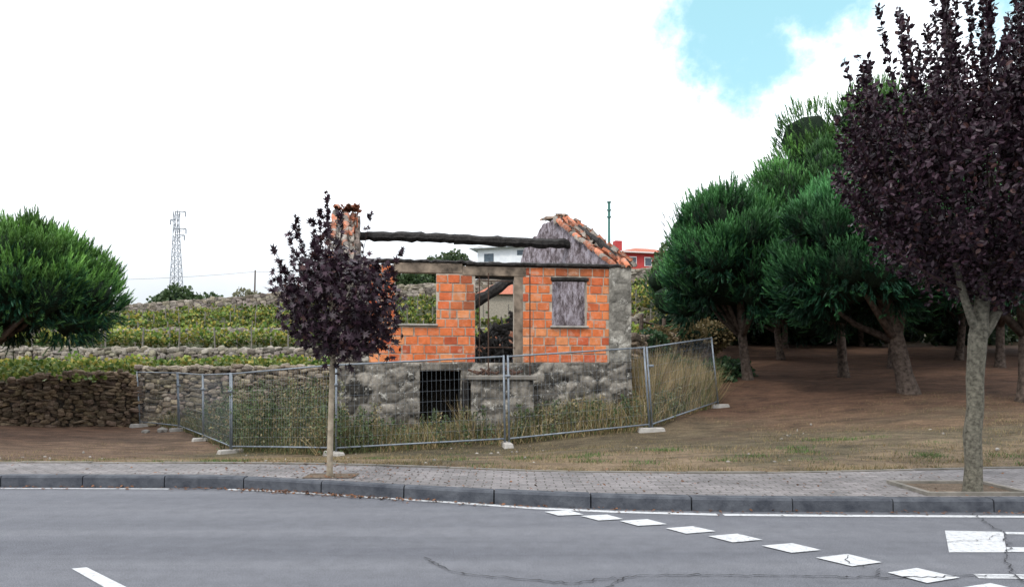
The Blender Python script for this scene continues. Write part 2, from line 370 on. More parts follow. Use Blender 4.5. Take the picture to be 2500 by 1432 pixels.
def crack(pts, w):
    P = []
    for i in range(len(pts) - 1):
        a = np.array(pts[i]); b_ = np.array(pts[i + 1]); n = max(2, int(np.linalg.norm(b_ - a) / .035))
        for k in range(n): P.append(a + (b_ - a) * k / n + rng.normal(0, .014, 2))
    P.append(np.array(pts[-1]))
    W = [w * rng.uniform(.2, 1) / 2 for _ in P]
    for i in range(len(P) - 1):
        d = P[i + 1] - P[i]; nn = np.array([-d[1], d[0]]); nn /= np.linalg.norm(nn) + 1e-6
        mb.add([(*(P[i] - nn * W[i]), .012), (*(P[i + 1] - nn * W[i + 1]), .012), (*(P[i + 1] + nn * W[i + 1]), .012), (*(P[i] + nn * W[i]), .012)], [(0, 1, 2, 3)])
crack([(-.64, 5.05), (-.5, 4.8), (-.35, 4.66), (.1, 4.52), (.4, 4.45), (.78, 4.58), (1.0, 4.62), (1.6, 4.62), (2.2, 4.58), (2.5, 4.56), (3.1, 4.6), (4.5, 4.55)], .016)
crack([(.78, 4.58), (.6, 4.35), (.5, 4.1)], .014)
crack([(4.45, 6.6), (4.3, 6.2), (4.2, 5.83), (3.85, 5.3), (3.55, 4.9), (3.4, 4.6), (3.3, 4.2)], .013)
crack([(2.5, 5.1), (2.42, 4.9), (2.55, 4.75), (2.45, 4.6)], .009)
crack([(3.5, 5.5), (3.9, 5.6), (4.1, 5.75)], .007)
mb.obj('road_cracks', [M['crack']])
mb = MB()
px0, px1, py0, py1 = 4.18, 5.25, 6.86, 7.62
for (a, b_, c, d) in [(px0, px1, py0, py0 + .06), (px0, px1, py1 - .06, py1), (px0, px0 + .06, py0 + .06, py1 - .06), (px1 - .06, px1, py0 + .06, py1 - .06)]:
    mb.box(a, b_, c, d, .05, kerb_h + .03)
mb.obj('tree_pit_border', [M['old_concrete']])
mb = MB(); 
for (a, b_, c, d) in [(px0 + .06, px1 - .06, py0 + .06, py1 - .06), (-2.45, -1.85, 7.95, 8.3)]:
    mb.add([(a, c, kerb_h + .003), (b_, c, kerb_h + .003), (b_, d, kerb_h + .003), (a, d, kerb_h + .003)], [(0, 1, 2, 3)], 0, (.14, .105, .075))
mb.obj('tree_pit_soil', [M['ground']])

# ------------------------------------------------------------------ house
house = empty('ruined_brick_house', (-.6, 20.5, 0))
A = np.array([-4.385, 17.0]); u = np.array([.9912, .1319]); bk = np.array([-.1319, .9912])
def T(s, t, z): p = A + s * u + t * bk; return (p[0], p[1], z)
def stonecol(p, sc=2.6):
    d, pts = noise.voronoi(Vector((p[0] * sc, p[1] * sc, p[2] * sc * 1.5)))
    e = min((d[1] - d[0]) / .16, 1.0); h = noise.cell(pts[0] * 7.3)
    return e, h
def rough_wall(name, P0, P1, tv, zb_, zt, mats, cell=.08, amp=.035, mi_in=0, tint=(.22, .20, .17), sc=2.6, sm=True, parent=house, var=.6):
    P0 = np.array(P0, float); P1 = np.array(P1, float); tv = np.array(tv, float)
    L_ = np.linalg.norm(P1 - P0); nx = max(2, int(L_ / cell)); hmax = max(zt(w) - zb_(w) for w in np.linspace(0, 1, 30)); nz_ = max(2, int(hmax / cell))
    tn = tv / np.linalg.norm(tv); V = []; C = []
    for side in (0, 1):
        for i in range(nx + 1):
            w = i / nx; base = P0 + (P1 - P0) * w + tv * side; z0, z1 = zb_(w), zt(w)
            for j in range(nz_ + 1):
                z = z0 + (z1 - z0) * j / nz_; e, h = stonecol((base[0], base[1], z), sc)
                dd = amp * e + amp * .5 * noise.noise(Vector((base[0] * 5, base[1] * 5, z * 5)))
                q = base + tn * dd * (-1 if side == 0 else 1) * (0.3 if (side and mi_in) else 1)
                V.append((q[0], q[1], z)); k = (1 - var / 2 + var * h) * (.6 + .4 * e)
                C.append((tint[0] * k, tint[1] * k, tint[2] * k))
    Fq = []; mi = []; st = nz_ + 1; off = (nx + 1) * st
    for i in range(nx):
        for j in range(nz_):
            a = i * st + j; Fq.append((a, a + st, a + st + 1, a + 1)); mi.append(0)
            a += off; Fq.append((a, a + 1, a + st + 1, a + st)); mi.append(mi_in)
        a = i * st + nz_; Fq.append((a, a + st, a + st + off, a + off)); mi.append(0)
        a = i * st; Fq.append((a, a + off, a + st + off, a + st)); mi.append(0)
    for i in (0, nx):
        for j in range(nz_):
            a = i * st + j; Fq.append((a, a + 1, a + 1 + off, a + off)); mi.append(0)
    return fast_mesh(name, V, Fq, C, mats, parent, sm, mi)
c_ = lambda v: (lambda w: v)
S2 = lambda s, t=0: T(s, t, 0)[:2]
zs = 1.56
rough_wall('stone_plinth_left', S2(0, -.05), S2(2.071, -.05), bk * .55, c_(-1.0), c_(zs), [M['house_stone']], .045, .05)
rough_wall('stone_plinth_right', S2(3.107, -.05), S2(7.584, -.05), bk * .55, c_(-1.0), c_(zs), [M['house_stone']], .045, .05)
rough_wall('cellar_lintel', S2(2.071, -.05), S2(3.107, -.05), bk * .55, c_(1.35), c_(zs), [M['house_stone']], .05, .01, tint=(.25, .225, .19))
rough_wall('stone_pier_left', S2(0, -.03), S2(.8, -.03), bk * .5, c_(zs), lambda w: 4.15 + .1 * noise.noise(Vector((w * 5, 0, 0))), [M['house_stone']], .06)
rough_wall('stone_pier_right', S2(6.995, -.03), S2(7.584, -.03), bk * .5, c_(zs), c_(4.06), [M['house_stone']], .045, .02, tint=(.28, .265, .23), var=.35)
OPEN = [(1.458, 2.483, 2.54, 3.83), (3.473, 4.477, 1.56, 3.78), (5.475, 6.389, 2.52, 3.75)]
def wall_boxes(mb, s0, s1, z0, z1, ops, t0, t1, mi=0, col=(1, 1, 1)):
    ss = sorted({s0, s1, *[o[0] for o in ops], *[o[1] for o in ops]}); zz = sorted({z0, z1, *[o[2] for o in ops], *[o[3] for o in ops]})
    for i in range(len(ss) - 1):
        for j in range(len(zz) - 1):
            cs, cz = (ss[i] + ss[i + 1]) / 2, (zz[j] + zz[j + 1]) / 2
            if any(o[0] < cs < o[1] and o[2] < cz < o[3] for o in ops): continue
            mb.box(ss[i], ss[i + 1], t0, t1, zz[j], zz[j + 1], mi, col, T)
mb = MB(); wall_boxes(mb, .8, 6.995, zs, 4.02, OPEN, 0, .2); mb.obj('mortar_core', [M['mortar']], house)
mb = MB()
blk = OPEN + [(1.42, 3.42, 3.83, 4.1), (3.15, 4.78, 3.78, 4.1), (4.477, 4.70, 1.56, 3.78)]
courses = 11; ch = (4.02 - zs) / courses
palette = [(.72, .205, .072), (.66, .17, .055), (.74, .25, .095), (.52, .11, .045), (.70, .19, .065), (.76, .29, .12), (.62, .15, .055), (.70, .20, .075)]
for r in range(courses):
    z0 = zs + r * ch + .015; z1 = zs + (r + 1) * ch - .015; s = .8 - (.17 if r % 2 else 0) + rng.uniform(-.05, .05)
    while s < 6.99:
        ln = .325 + rng.uniform(-.02, .02) if rng.random() > .12 else rng.uniform(.16, .24)
        a, b_ = max(s, .81), min(s + ln - rng.uniform(.02, .04), 6.985); s += ln
        segs = [(a, b_)]
        for o in blk:
            if o[3] - .03 > z0 + .05 and o[2] < z1 - .05:
                ns = []
                for (p, q) in segs:
                    if q <= o[0] or p >= o[1]: ns.append((p, q)); continue
                    if p < o[0] - .05: ns.append((p, o[0] - .01))
                    if q > o[1] + .05: ns.append((o[1] + .01, q))
                segs = ns
        for (p, q) in segs:
            if q - p < .05: continue
            zz0, zz1 = z0, z1
            for o in blk:
                if p < o[1] and q > o[0]:
                    if zz0 < o[3] < zz1: zz0 = o[3] + .005
                    if zz0 < o[2] < zz1: zz1 = o[2] - .005
            if zz1 - zz0 < .04: continue
            c = np.array(random.choice(palette)) * rng.uniform(.82, 1.08)
            ms, mz = (p + q) / 2, (z0 + z1) / 2
            soot = max(0, 1 - abs(ms - 3.3) / .35) * (mz > 2.9) * .6 + max(0, 1 - abs(ms - 4.6) / .3) * .4 + max(0, 1 - abs(ms - 5.9) / .7) * (mz > 3.6) * .95
            soot += (mz > 3.85) * .4 * rng.random(); soot = min(soot * rng.uniform(.4, 1.1), .9)
            c = c * (1 - soot) + np.array([.05, .035, .03]) * soot
            j = rng.uniform(-.008, .008, 4); pr = -.010 - rng.uniform(0, .012)
            pts = [(p, pr, zz0 + j[0]), (q, pr, zz0 + j[1]), (q, .05, zz0 + j[1]), (p, .05, zz0 + j[0]), (p, pr, zz1 + j[2]), (q, pr, zz1 + j[3]), (q, .05, zz1 + j[3]), (p, .05, zz1 + j[2])]
            mb.hexa([T(*w) for w in pts], 0, tuple(c))
mb.obj('brick_courses', [M['brick']], house, bevel=.004)
mb = MB()
mb.box(1.42, 3.15, -.02, .2, 3.832, 4.08, 0, (1, 1, 1), T)
mb.box(3.152, 4.78, -.025, .2, 3.782, 4.02, 0, (1, 1, 1), T)
mb.box(6.9, 7.62, -.07, .52, 4.062, 4.12, 0, (1, 1, 1), T)
mb.box(4.48, 4.70, -.012, .18, 1.57, 3.778, 0, (1, 1, 1), T)
mb.obj('sooty_lintels', [M['sooty']], house, bevel=.008)
mb = MB()
mb.box(1.40, 2.52, -.09, .18, 2.49, 2.538, 0, (1, 1, 1), T)
mb.box(5.42, 6.43, -.09, .18, 2.47, 2.518, 0, (1, 1, 1), T)
mb.obj('window_sills', [M['concrete']], house, bevel=.008)
mb = MB()
def jbeam(p0, p1, w, h, n=14, j=.02, mi=0):
    p0 = Vector(p0); p1 = Vector(p1); d = (p1 - p0).normalized(); sx = d.cross(Vector((0, 0, 1))).normalized(); up = sx.cross(d)
    vs = []; fs = []; k = 8
    for i in range(n + 1):
        c = p0.lerp(p1, i / n) + up * rng.normal(0, j * .6); sc = 1 + rng.normal(0, j * 4)
        for a in range(k):
            t = 2 * math.pi * (a + .5) / k; vs.append(c + sx * math.cos(t) * w * .55 * sc * rng.uniform(.9, 1.1) + up * math.sin(t) * h * .55 * sc * rng.uniform(.9, 1.1))
    for i in range(n):
        for a in range(k): fs.append((i * k + a, i * k + (a + 1) % k, (i + 1) * k + (a + 1) % k, (i + 1) * k + a))
    fs.append(tuple(range(k))[::-1]); fs.append(tuple(n * k + a for a in range(k))); mb.add(vs, fs, mi)
jbeam((-4.75, 20.0, 5.30), (-1.7, 20.2, 5.26), .26, .25, 22)
jbeam((-1.72, 20.2, 5.24), (2.0, 20.5, 5.12), .28, .26, 26)
mb.obj('charred_ridge_beam', [M['char']], house)
mb = MB()
jbeam(T(3.25, .05, 4.08), T(7.3, .05, 4.09), .28, .12, 44, .01)
jbeam(T(.8, .1, 4.13), T(3.4, .1, 4.11), .28, .10, 30, .014)
jbeam(T(3.2, 1.0, 2.95), T(4.6, 1.4, 3.9), .2, .27, 8)
jbeam(T(3.3, .1, 3.74), T(4.5, .1, 3.74), .1, .06, 8, .003)
jbeam(T(3.49, .02, 1.6), T(3.49, .02, 3.76), .07, .09, 16, .006)
jbeam(T(4.46, .02, 1.9), T(4.46, .02, 3.76), .05, .05, 16, .006)
jbeam(T(5.44, .03, 3.73), T(6.44, .03, 3.73), .16, .11, 12, .006)
jbeam(T(6.36, .03, 2.56), T(6.36, .03, 3.74), .10, .10, 12, .005)
jbeam(T(5.5, .05, 2.56), T(5.5, .05, 3.74), .04, .06, 10, .004)
jbeam((2.45, 19.2, 4.95), (2.95, 18.3, 4.2), .12, .22, 6)
jbeam((2.0, 20.5, 5.6), (2.45, 19.2, 4.95), .12, .22, 6)
for i in range(150):
    s = rng.uniform(3.3, 4.9); t = rng.uniform(.8, 3.5); z = 1.55 + rng.uniform(0, 1.0) * (0.45 + (s - 3.3) / 1.5)
    a = rng.uniform(0, math.pi); l = rng.uniform(.2, .8); e = rng.uniform(-.5, 1.1)
    p = np.array(T(s, t, z)); d = np.array([math.cos(a) * l, math.sin(a) * l, e * l]); jbeam(p - d / 2, p + d / 2, .04, .09, 2)
mb.obj('charred_timbers', [M['char']], house)
def prof(pts):
    X_ = [p[0] for p in pts]; Z_ = [p[1] for p in pts]
    return lambda w: float(np.interp(w, X_, Z_)) + .10 * noise.noise(Vector((w * 23, Z_[0], 0)))
LW0 = S2(0, .3); LW1 = (-5.7, 23.5)
rough_wall('gable_wall_left', (LW0[0] + .45, LW0[1]), (LW1[0] + .45, LW1[1]), (-.52, -.06), c_(-1.0),
           prof([(0, 4.1), (.15, 4.6), (.4, 5.8), (.46, 5.95), (.56, 5.95), (.66, 5.5), (.8, 4.6), (1, 3.0)]), [M['house_stone']], .08, .07, tint=(.22, .17, .14), sc=4)
RW0 = (3.1, 18.1); RW1 = (.6, 24.2)
rough_wall('gable_wall_right', RW0, RW1, (-.36, -.15), c_(-.8),
           prof([(0, 4.05), (.3, 5.15), (.52, 5.98), (.58, 6.08), (.70, 6.08), (.78, 5.8), (.86, 5.75), (.93, 5.5), (1, 4.9)]), [M['house_stone'], M['plaster']], .08, .045, mi_in=1)
rough_wall('rear_wall', (-5.7, 23.5), (.6, 24.2), (0, .4), c_(-.5), lambda w: 2.3 + (0 if w < .74 else math.floor((w - .74) / .035) * .24), [M['brick']], .11, .012, tint=(.5, .2, .12), sc=3.5)
mb = MB(); mb.hexa([T(.4, .4, 1.35), T(7.1, .4, 1.35), (.7, 23.9, 1.35), (-5.3, 23.6, 1.35), T(.4, .4, 1.5), T(7.1, .4, 1.5), (.7, 23.9, 1.5), (-5.3, 23.6, 1.5)])
mb.box(1.6, 3.6, 1.6, 1.7, -1.2, 1.34, 0, (1, 1, 1), T); mb.box(1.6, 1.7, .5, 1.59, -1.2, 1.34, 0, (1, 1, 1), T); mb.box(3.5, 3.6, .5, 1.59, -1.2, 1.34, 0, (1, 1, 1), T)  # cellar walls added behind the opening, coloured dark so it reads as shade
mb.obj('floor_and_cellar', [M['soil_dark']], house)
P = np.array([T(rng.uniform(.6, 6.6), rng.uniform(.8, 5.5), 1.5) for _ in range(250)])
scatter('rubble', ICO1, ICOF1, basis(rng.normal(size=(250, 3))), P, rng.uniform(.06, .22, (250, 3)), np.tile([.05, .038, .03], (250, 1)) * rng.uniform(.4, 1.5, (250, 1)), M['soil_dark'], house)
rough_wall('landing_block_front', S2(3.30, -1.1), S2(4.80, -1.1), bk * 1.0, c_(-.9), c_(1.12), [M['house_stone']], .06, .03)
mb = MB(); mb.box(3.22, 4.88, -1.2, -.08, 1.13, 1.24, 0, (1, 1, 1), T); mb.box(3.12, 3.26, -.9, -.1, -.6, 1.1, 1, (1, 1, 1), T)
mb.obj('landing_slab', [M['old_concrete'], M['char']], house, bevel=.02)
mb = MB()
for s in (3.72, 4.74):
    mb.tube([T(s, -.95, 1.24), T(s, -.95, 3.72)], .017, 6)
mb.tube([T(3.5, -.03, 1.95), T(4.5, -.03, 1.95)], .012, 6); mb.tube([T(3.58, -.03, 1.62), T(3.58, -.03, 3.76)], .014, 6); mb.tube([T(3.5, -.04, 3.66), T(4.4, -.04, 3.64)], .012, 6)
for i in range(14):
    a = rng.uniform(3.4, 4.7); mb.tube([T(a, -.9 + rng.uniform(-.2, .4), 1.28), T(a + rng.uniform(-.3, .3), -.6, 1.3 + rng.uniform(0, .12))], .03, 5)
mb.obj('rusty_door_frame', [M['rust']], house)
def tile_run(name, pa, pb, across, ncol, step=.22, col0=(.42, .15, .08), grey=.35):
    pa = Vector(pa); pb = Vector(pb); d = (pb - pa); n = int(d.length / step); d.normalize(); ac = Vector(across).normalized(); up = ac.cross(d).normalized()
    if up.z < 0: up = -up
    mb = MB()
    for c in range(ncol):
        for i in range(n):
            if rng.random() < .12: continue
            p = pa + d * (i * step + rng.uniform(-.05, .05)) + ac * ((c - (ncol - 1) / 2) * .17 + rng.uniform(-.04, .04)) + up * (.02 + .03 * (c % 2) + rng.uniform(0, .06))
            vs = []; L_ = .38; cv = 1 if c % 2 == 0 else -1; tl = rng.normal(0, .18)
            dd = (d + up * (.09 + rng.normal(0, .1)) + ac * tl).normalized()
            for e in (0, 1):
                r = .095 - .02 * e
                for rr in (r, r - .016):
                    for k in range(7):
                        t = math.pi * k / 6; vs.append(p - dd * (L_ * e - L_ / 2) + ac * math.cos(t) * rr + up * (math.sin(t) * rr * cv + (.06 if cv < 0 else 0)))
            fs = []
            for k in range(6):
                fs += [(k, k + 1, 14 + k + 1, 14 + k), (7 + k, 21 + k, 22 + k, 8 + k), (k, 7 + k, 8 + k, k + 1), (14 + k, 15 + k, 22 + k, 21 + k)]
            cc = np.array(col0) * rng.uniform(.4, 1.3)
            if rng.random() < grey: cc = np.array([.27, .235, .2]) * rng.uniform(.4, 1.2)
            mb.add(vs, fs, 0, tuple(cc))
    mb.obj(name, [M['tile']], house, True)
def onR(w, z, off=.18): return (RW0[0] + (RW1[0] - RW0[0]) * w - off, RW0[1] + (RW1[1] - RW0[1]) * w, z)
def onL(w, z, off=.22): return (LW0[0] + (LW1[0] - LW0[0]) * w + off, LW0[1] + (LW1[1] - LW0[1]) * w, z)
tile_run('rake_tiles_right', onR(.0, 4.12), onR(.55, 6.08), (1, .1, 0), 4)
tile_run('ridge_tiles_right', onR(.56, 6.12), onR(.72, 6.14), (1, .1, 0), 3, .25, (.3, .2, .14), .6)
tile_run('rake_tiles_left', onL(-.02, 4.15, .1), onL(.40, 5.87, .1), (1, 0, 0), 4, grey=.5)
tile_run('ridge_tiles_left', onL(.36, 5.98, .16), onL(.56, 6.05, .16), (1, 0, 0), 4, .16, grey=.1)
mb = MB()
for k in range(3): mb.box(-4.62 + .09 * k, -4.54 + .09 * k, 19.25, 19.3, 5.35, 5.66, 0, (.62, .16, .06))
mb.obj('gable_bricks', [M['brick']], house)

# ------------------------------------------------------------------ rubble stone walls
def stone_wall(name, path, ztop, zbot, thick=.55, size=.26, mat=None, tint=(.22, .19, .15)):
    e = empty(name, (path[0][0], path[0][1], 0)); path = [np.array(p, float) for p in path]
    mb = MB(); Pp = []; Ss = []; Cc = []; Dd = []
    for a, b_ in zip(path[:-1], path[1:]):
        L_ = np.linalg.norm(b_ - a); d = (b_ - a) / L_; n = np.array([d[1], -d[0]])
        if n[1] > 0: n = -n
        ns = max(1, int(L_ / .6))
        for i in range(ns):
            p, q = a + d * L_ * i / ns, a + d * L_ * (i + 1) / ns; m = (p + q) / 2; zt, zb0 = ztop(*m) - .08, zbot(*m) - .3
            mb.hexa([(*(p + n * (thick / 2 - .08)), zb0), (*(q + n * (thick / 2 - .08)), zb0), (*(q - n * thick / 2), zb0), (*(p - n * thick / 2), zb0), (*(p + n * (thick / 2 - .08)), zt), (*(q + n * (thick / 2 - .08)), zt), (*(q - n * thick / 2), zt), (*(p - n * thick / 2), zt)], 0, (.05, .042, .034))
        s = 0
        while s < L_:
            w0 = size * rng.uniform(.6, 1.4); m = a + d * (s + w0 / 2); z = zbot(*m) - .15 + rng.uniform(-.1, 0); zt = ztop(*m)
            while z < zt:
                h = size * rng.uniform(.35, .95); w = w0 * rng.uniform(.7, 1.35)
                Pp.append((*(m + n * (thick / 2 - .1 + rng.uniform(-.05, .07)) + d * rng.uniform(-.1, .1)), z + h / 2)); Ss.append((w * .62, .14, h * .6)); Dd.append(d); Cc.append(np.array(tint) * rng.uniform(.45, 1.5) * np.array([1, rng.uniform(.93, 1.03), rng.uniform(.85, 1.05)])); z += h
            for k in range(3):
                Pp.append((*(m - n * (-thick / 2 + .05 + thick * (k + .3) / 3)), ztop(*m) - .02 + rng.uniform(-.07, .07))); Ss.append((w0 * .6, .13, size * rng.uniform(.25, .55))); Dd.append(d); Cc.append(np.array(tint) * rng.uniform(.6, 1.6))
            s += w0
    Pp = np.array(Pp); Dd = np.array(Dd); N_ = len(Pp)
    X_ = np.hstack([Dd, np.zeros((N_, 1))]) + rng.normal(0, .16, (N_, 3)); X_ /= np.linalg.norm(X_, axis=1, keepdims=True)
    Zv = np.tile([0, 0, 1.], (N_, 1)) + rng.normal(0, .16, (N_, 3)); Y_ = np.cross(Zv, X_); Y_ /= np.linalg.norm(Y_, axis=1, keepdims=True); Z_ = np.cross(X_, Y_)
    tv_ = np.sign(ICO2) * np.abs(ICO2) ** .6; tv_ = tv_ + rng.normal(0, .06, tv_.shape)
    scatter('stones', tv_, ICOF2, np.stack([X_, Y_, Z_], 1), Pp, np.array(Ss), np.array(Cc), mat, e, False)
    mb.obj('core', [mat], e)
n1 = lambda a, s=1, o=0: noise.noise(Vector((a * s + o, o, 0)))
zbf = lambda x: float(np.clip(7.8 + (x + 40) * .07, 6.5, 12))
stone_wall('stone_wall', [(-14.2, 25.9), (-13.5, 26.2), (-5.5, 26.8), (5.8, 27)], lambda x, y: 1.42 + .07 * n1(x, 1.3), Hf, mat=M['wall_stone'], size=.24)
stone_wall('stone_wall', [(-34, 24.0), (-17, 24.9), (-14.2, 25.9)], lambda x, y: 1.15 + .28 * n1(x, .55, 3) + .12 * n1(x, 2) - .35 * max(0, 1 - abs(x + 18.3) / 1.2), Hf, mat=M['wall_dark'], tint=(.115, .085, .058), thick=.7, size=.21)
stone_wall('stone_wall', [(-48, 40), (7, 40.2)], lambda x, y: 2.5 + .07 * n1(x, .8), lambda x, y: 1.5, mat=M['far_stone'], size=.34, tint=(.21, .19, .16))
stone_wall('stone_wall', [(-80, 80), (26, 80)], lambda x, y: zbf(x) + 1.25 + .1 * n1(x, .4), lambda x, y: zbf(x) - .1, mat=M['far_stone'], size=.5, tint=(.22, .195, .165), thick=.9)
stone_wall('stone_wall', [(-48, 53.8), (10, 53.8)], lambda x, y: Hf(x, 53.8) + .95, lambda x, y: Hf(x, 53.8) - .1, mat=M['far_stone'], size=.34, tint=(.2, .18, .15))
stone_wall('stone_wall', [(4.2, 24.5), (6.0, 27.4), (8.6, 31), (10.5, 36)], lambda x, y: Hf(x, y) + 1.5 + .35 * n1(x, 1.3, 5), Hf, mat=M['wall_stone'], size=.3, tint=(.24, .19, .145))

# ------------------------------------------------------------------ foliage templates
leaf_v = np.array([(0, 0, 0), (.28, .35, .06), (.24, .75, .08), (0, 1, 0), (-.24, .75, .08), (-.28, .35, .06)]); leaf_f = np.array([(0, 1, 2, 3), (0, 3, 4, 5)])
def maple_leaf():
    pts = []; spec = [(-150, .35), (-125, .22), (-95, .75), (-70, .38), (-42, .95), (-20, .45), (0, 1.1)]
    full = [(-180, .08)] + spec + [(-a, r) for a, r in spec[-2::-1]]
    for a, r in full: t = math.radians(a); pts.append((r * math.sin(t) * .9, .15 + r * math.cos(t), .12 * r * r))
    v = [(0, .15, 0)] + pts; n = len(pts); f = [(0, i + 1, (i + 1) % n + 1) for i in range(n)]; return np.array(v), np.array(f)
MLV, MLF = maple_leaf()
def tuft(n=18, w=.05):
    V = []; Fq = []
    for i in range(n):
        z = rng.uniform(0, .8); a = rng.uniform(0, 2 * math.pi); th = rng.uniform(.3, .7) if z < .55 else rng.uniform(.08, .4)
        d = np.array([math.cos(a) * math.sin(th), math.sin(a) * math.sin(th), math.cos(th)]); s = np.array([-math.sin(a), math.cos(a), 0]) * w / 2
        b0 = np.array([0, 0, z]); k = len(V); V += [b0 - s, b0 + s, b0 + d * .36]; Fq.append((k, k + 1, k + 2))
    return np.array(V), np.array(Fq)
TV, TF = tuft(20, .065)
def rdir(n): d = rng.normal(size=(n, 3)); return d / np.linalg.norm(d, axis=1, keepdims=True)

def pine(base, c, r, ntuft=3200, nl=34, ts=.36, bright=1.0, trunk_r=.16, blue=0.5):
    base = np.array(base, float); c = np.array(c, float); r = np.array(r, float)
    e = empty('pine_tree', tuple(base))
    i_ = np.arange(nl) + .5; ph = np.arccos(1 - 1.90 * i_ / nl); th = math.pi * (1 + 5 ** .5) * i_ + rng.uniform(0, 6)
    d = np.stack([np.cos(th) * np.sin(ph), np.sin(th) * np.sin(ph), np.cos(ph)], 1) + rng.normal(0, .12, (nl, 3)); d /= np.linalg.norm(d, axis=1, keepdims=True)
    lo = d[:, 2] < 0; rad_ = (1 - np.clip(np.abs(d[:, 2]), 0, .98) ** 3.0) ** (1 / 3.0); xy = np.linalg.norm(d[:, :2], axis=1) + 1e-6
    d2 = d.copy(); d2[lo, :2] *= (np.minimum(rad_ / xy, 1.6))[lo, None]
    lob = c + d2 * r * rng.uniform(.66, .92, (nl, 1)); lr = r.mean() * rng.uniform(.22, .36, nl)
    lb = rng.uniform(.55, 1.3, nl)
    k = rng.integers(0, nl, ntuft); v = rdir(ntuft) + d[k] * .7 + [0, 0, .15]; v /= np.linalg.norm(v, axis=1, keepdims=True)
    P_ = lob[k] + v * lr[k][:, None] * rng.uniform(.88, 1.12, (ntuft, 1))
    rad = np.linalg.norm((P_ - c) / r, axis=1); keep = (rad > .62)
    P_, v, k, rad = P_[keep], v[keep], k[keep], rad[keep]
    out = (P_ - c) / r; out /= np.linalg.norm(out, axis=1, keepdims=True)
    D = v * .5 + out * .35 + np.array([0, 0, .8]) * (v[:, 2:3] > -.6) + rng.normal(0, .12, P_.shape)
    cs = rng.random(len(P_)) < .17; Dn = D / np.linalg.norm(D, axis=1, keepdims=True)
    P2 = P_[cs] + Dn[cs] * ts * .8; D2 = D[cs] + [0, 0, .6]
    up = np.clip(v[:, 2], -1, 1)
    t = np.clip(.26 + .55 * up + rng.normal(0, .2, len(P_)) + .12 * out[:, 2], 0, 1)  # lit tops and shaded undersides of each lobe painted into needle colour
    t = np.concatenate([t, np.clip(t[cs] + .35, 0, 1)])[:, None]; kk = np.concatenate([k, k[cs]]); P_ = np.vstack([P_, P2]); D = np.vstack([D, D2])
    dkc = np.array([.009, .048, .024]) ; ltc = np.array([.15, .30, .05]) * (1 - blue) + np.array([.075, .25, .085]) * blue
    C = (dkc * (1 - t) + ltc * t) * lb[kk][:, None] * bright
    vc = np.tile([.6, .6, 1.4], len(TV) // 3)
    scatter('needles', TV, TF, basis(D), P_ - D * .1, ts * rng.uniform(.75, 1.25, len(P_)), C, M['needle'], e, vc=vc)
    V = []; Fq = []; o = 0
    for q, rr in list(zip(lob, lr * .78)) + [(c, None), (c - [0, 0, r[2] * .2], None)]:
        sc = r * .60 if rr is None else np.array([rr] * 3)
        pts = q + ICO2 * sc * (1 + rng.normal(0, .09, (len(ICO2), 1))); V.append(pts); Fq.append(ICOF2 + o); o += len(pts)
    fast_mesh('dark_crown_core', np.vstack(V), np.vstack(Fq), None, [M['needles_core']], e, True)
    mb = MB(); top = c + np.array([0, 0, .3 * r[2]]); low = c * [.5, .5, 1] + base * [.5, .5, 0] - np.array([0, 0, r[2] * .6])
    mid = np.array([base[0] * .8 + c[0] * .2, base[1], (base[2] + low[2]) / 2]) + [rng.normal(0, .05), 0, 0]
    mb.tube([base - [0, 0, .15], base + [0, 0, .1], base * .65 + mid * .35, mid, low, top], [trunk_r * 1.7, trunk_r * 1.25, trunk_r, trunk_r * .95, trunk_r * .8, .05], 10)
    for i in range(7):
        q = lob[rng.integers(0, nl)]; m_ = mid * .5 + q * .5 - np.array([0, 0, .2]); mb.tube([mid, m_, q], [trunk_r * .55, trunk_r * .35, .03], 6)
    mb.obj('trunk', [M['bark']], e, True)
def gp(x, y): return (x, y, Hf(x, y))
pine(gp(8.28, 24), (7.75, 24, 5.25), (2.05, 2.3, 2.2), 6400, 36, ts=.40, blue=.8)
pine(gp(11.9, 24.5), (10.9, 24.6, 6.1), (2.7, 2.7, 2.8), 7000, 40, ts=.40, blue=.6)
pine(gp(11.6, 20), (10.2, 20.2, 4.8), (2.25, 2.2, 1.9), 7600, 42, trunk_r=.24, ts=.36, blue=.9)
pine(gp(15.3, 27.2), (14.6, 27, 8.3), (3.9, 3.2, 3.7), 7400, 46, trunk_r=.25, ts=.44, blue=.3)
pine(gp(13.6, 18), (13.6, 18.4, 5.1), (2.3, 2.2, 2.1), 4200, 38, trunk_r=.22, ts=.36, blue=.9)
pine(gp(19.3, 27), (19, 27, 6.6), (3.5, 3, 3.4), 2400, 34)
pine(gp(20.3, 31), (21, 32, 7.1), (4, 3.5, 3.6), 1800, 34)
pine(gp(13.0, 33), (12.5, 33, 6.4), (3.5, 3, 3.3), 2000, 34)
pine(gp(10.6, 38), (10.4, 39, 5.8), (2.2, 3, 2.6), 1400, 30, bright=.9)
for (x_, y_, r_) in [(16, 40, 4), (21.5, 42, 4.2), (27, 40, 4.2), (31, 36, 4.2), (25, 33, 3.8), (14, 46, 4)]:
    pine(gp(x_, y_), (x_, y_, Hf(x_, y_) + 4.9), (r_, r_, 3.7), 800, 30, ts=.5, bright=.7)
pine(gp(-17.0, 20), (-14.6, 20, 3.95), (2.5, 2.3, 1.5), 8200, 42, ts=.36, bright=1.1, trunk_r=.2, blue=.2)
pine(gp(-20, 21), (-18.2, 20.5, 4.2), (2.6, 2.4, 1.8), 2000, 34, ts=.38, bright=1.05, trunk_r=.2, blue=.2)

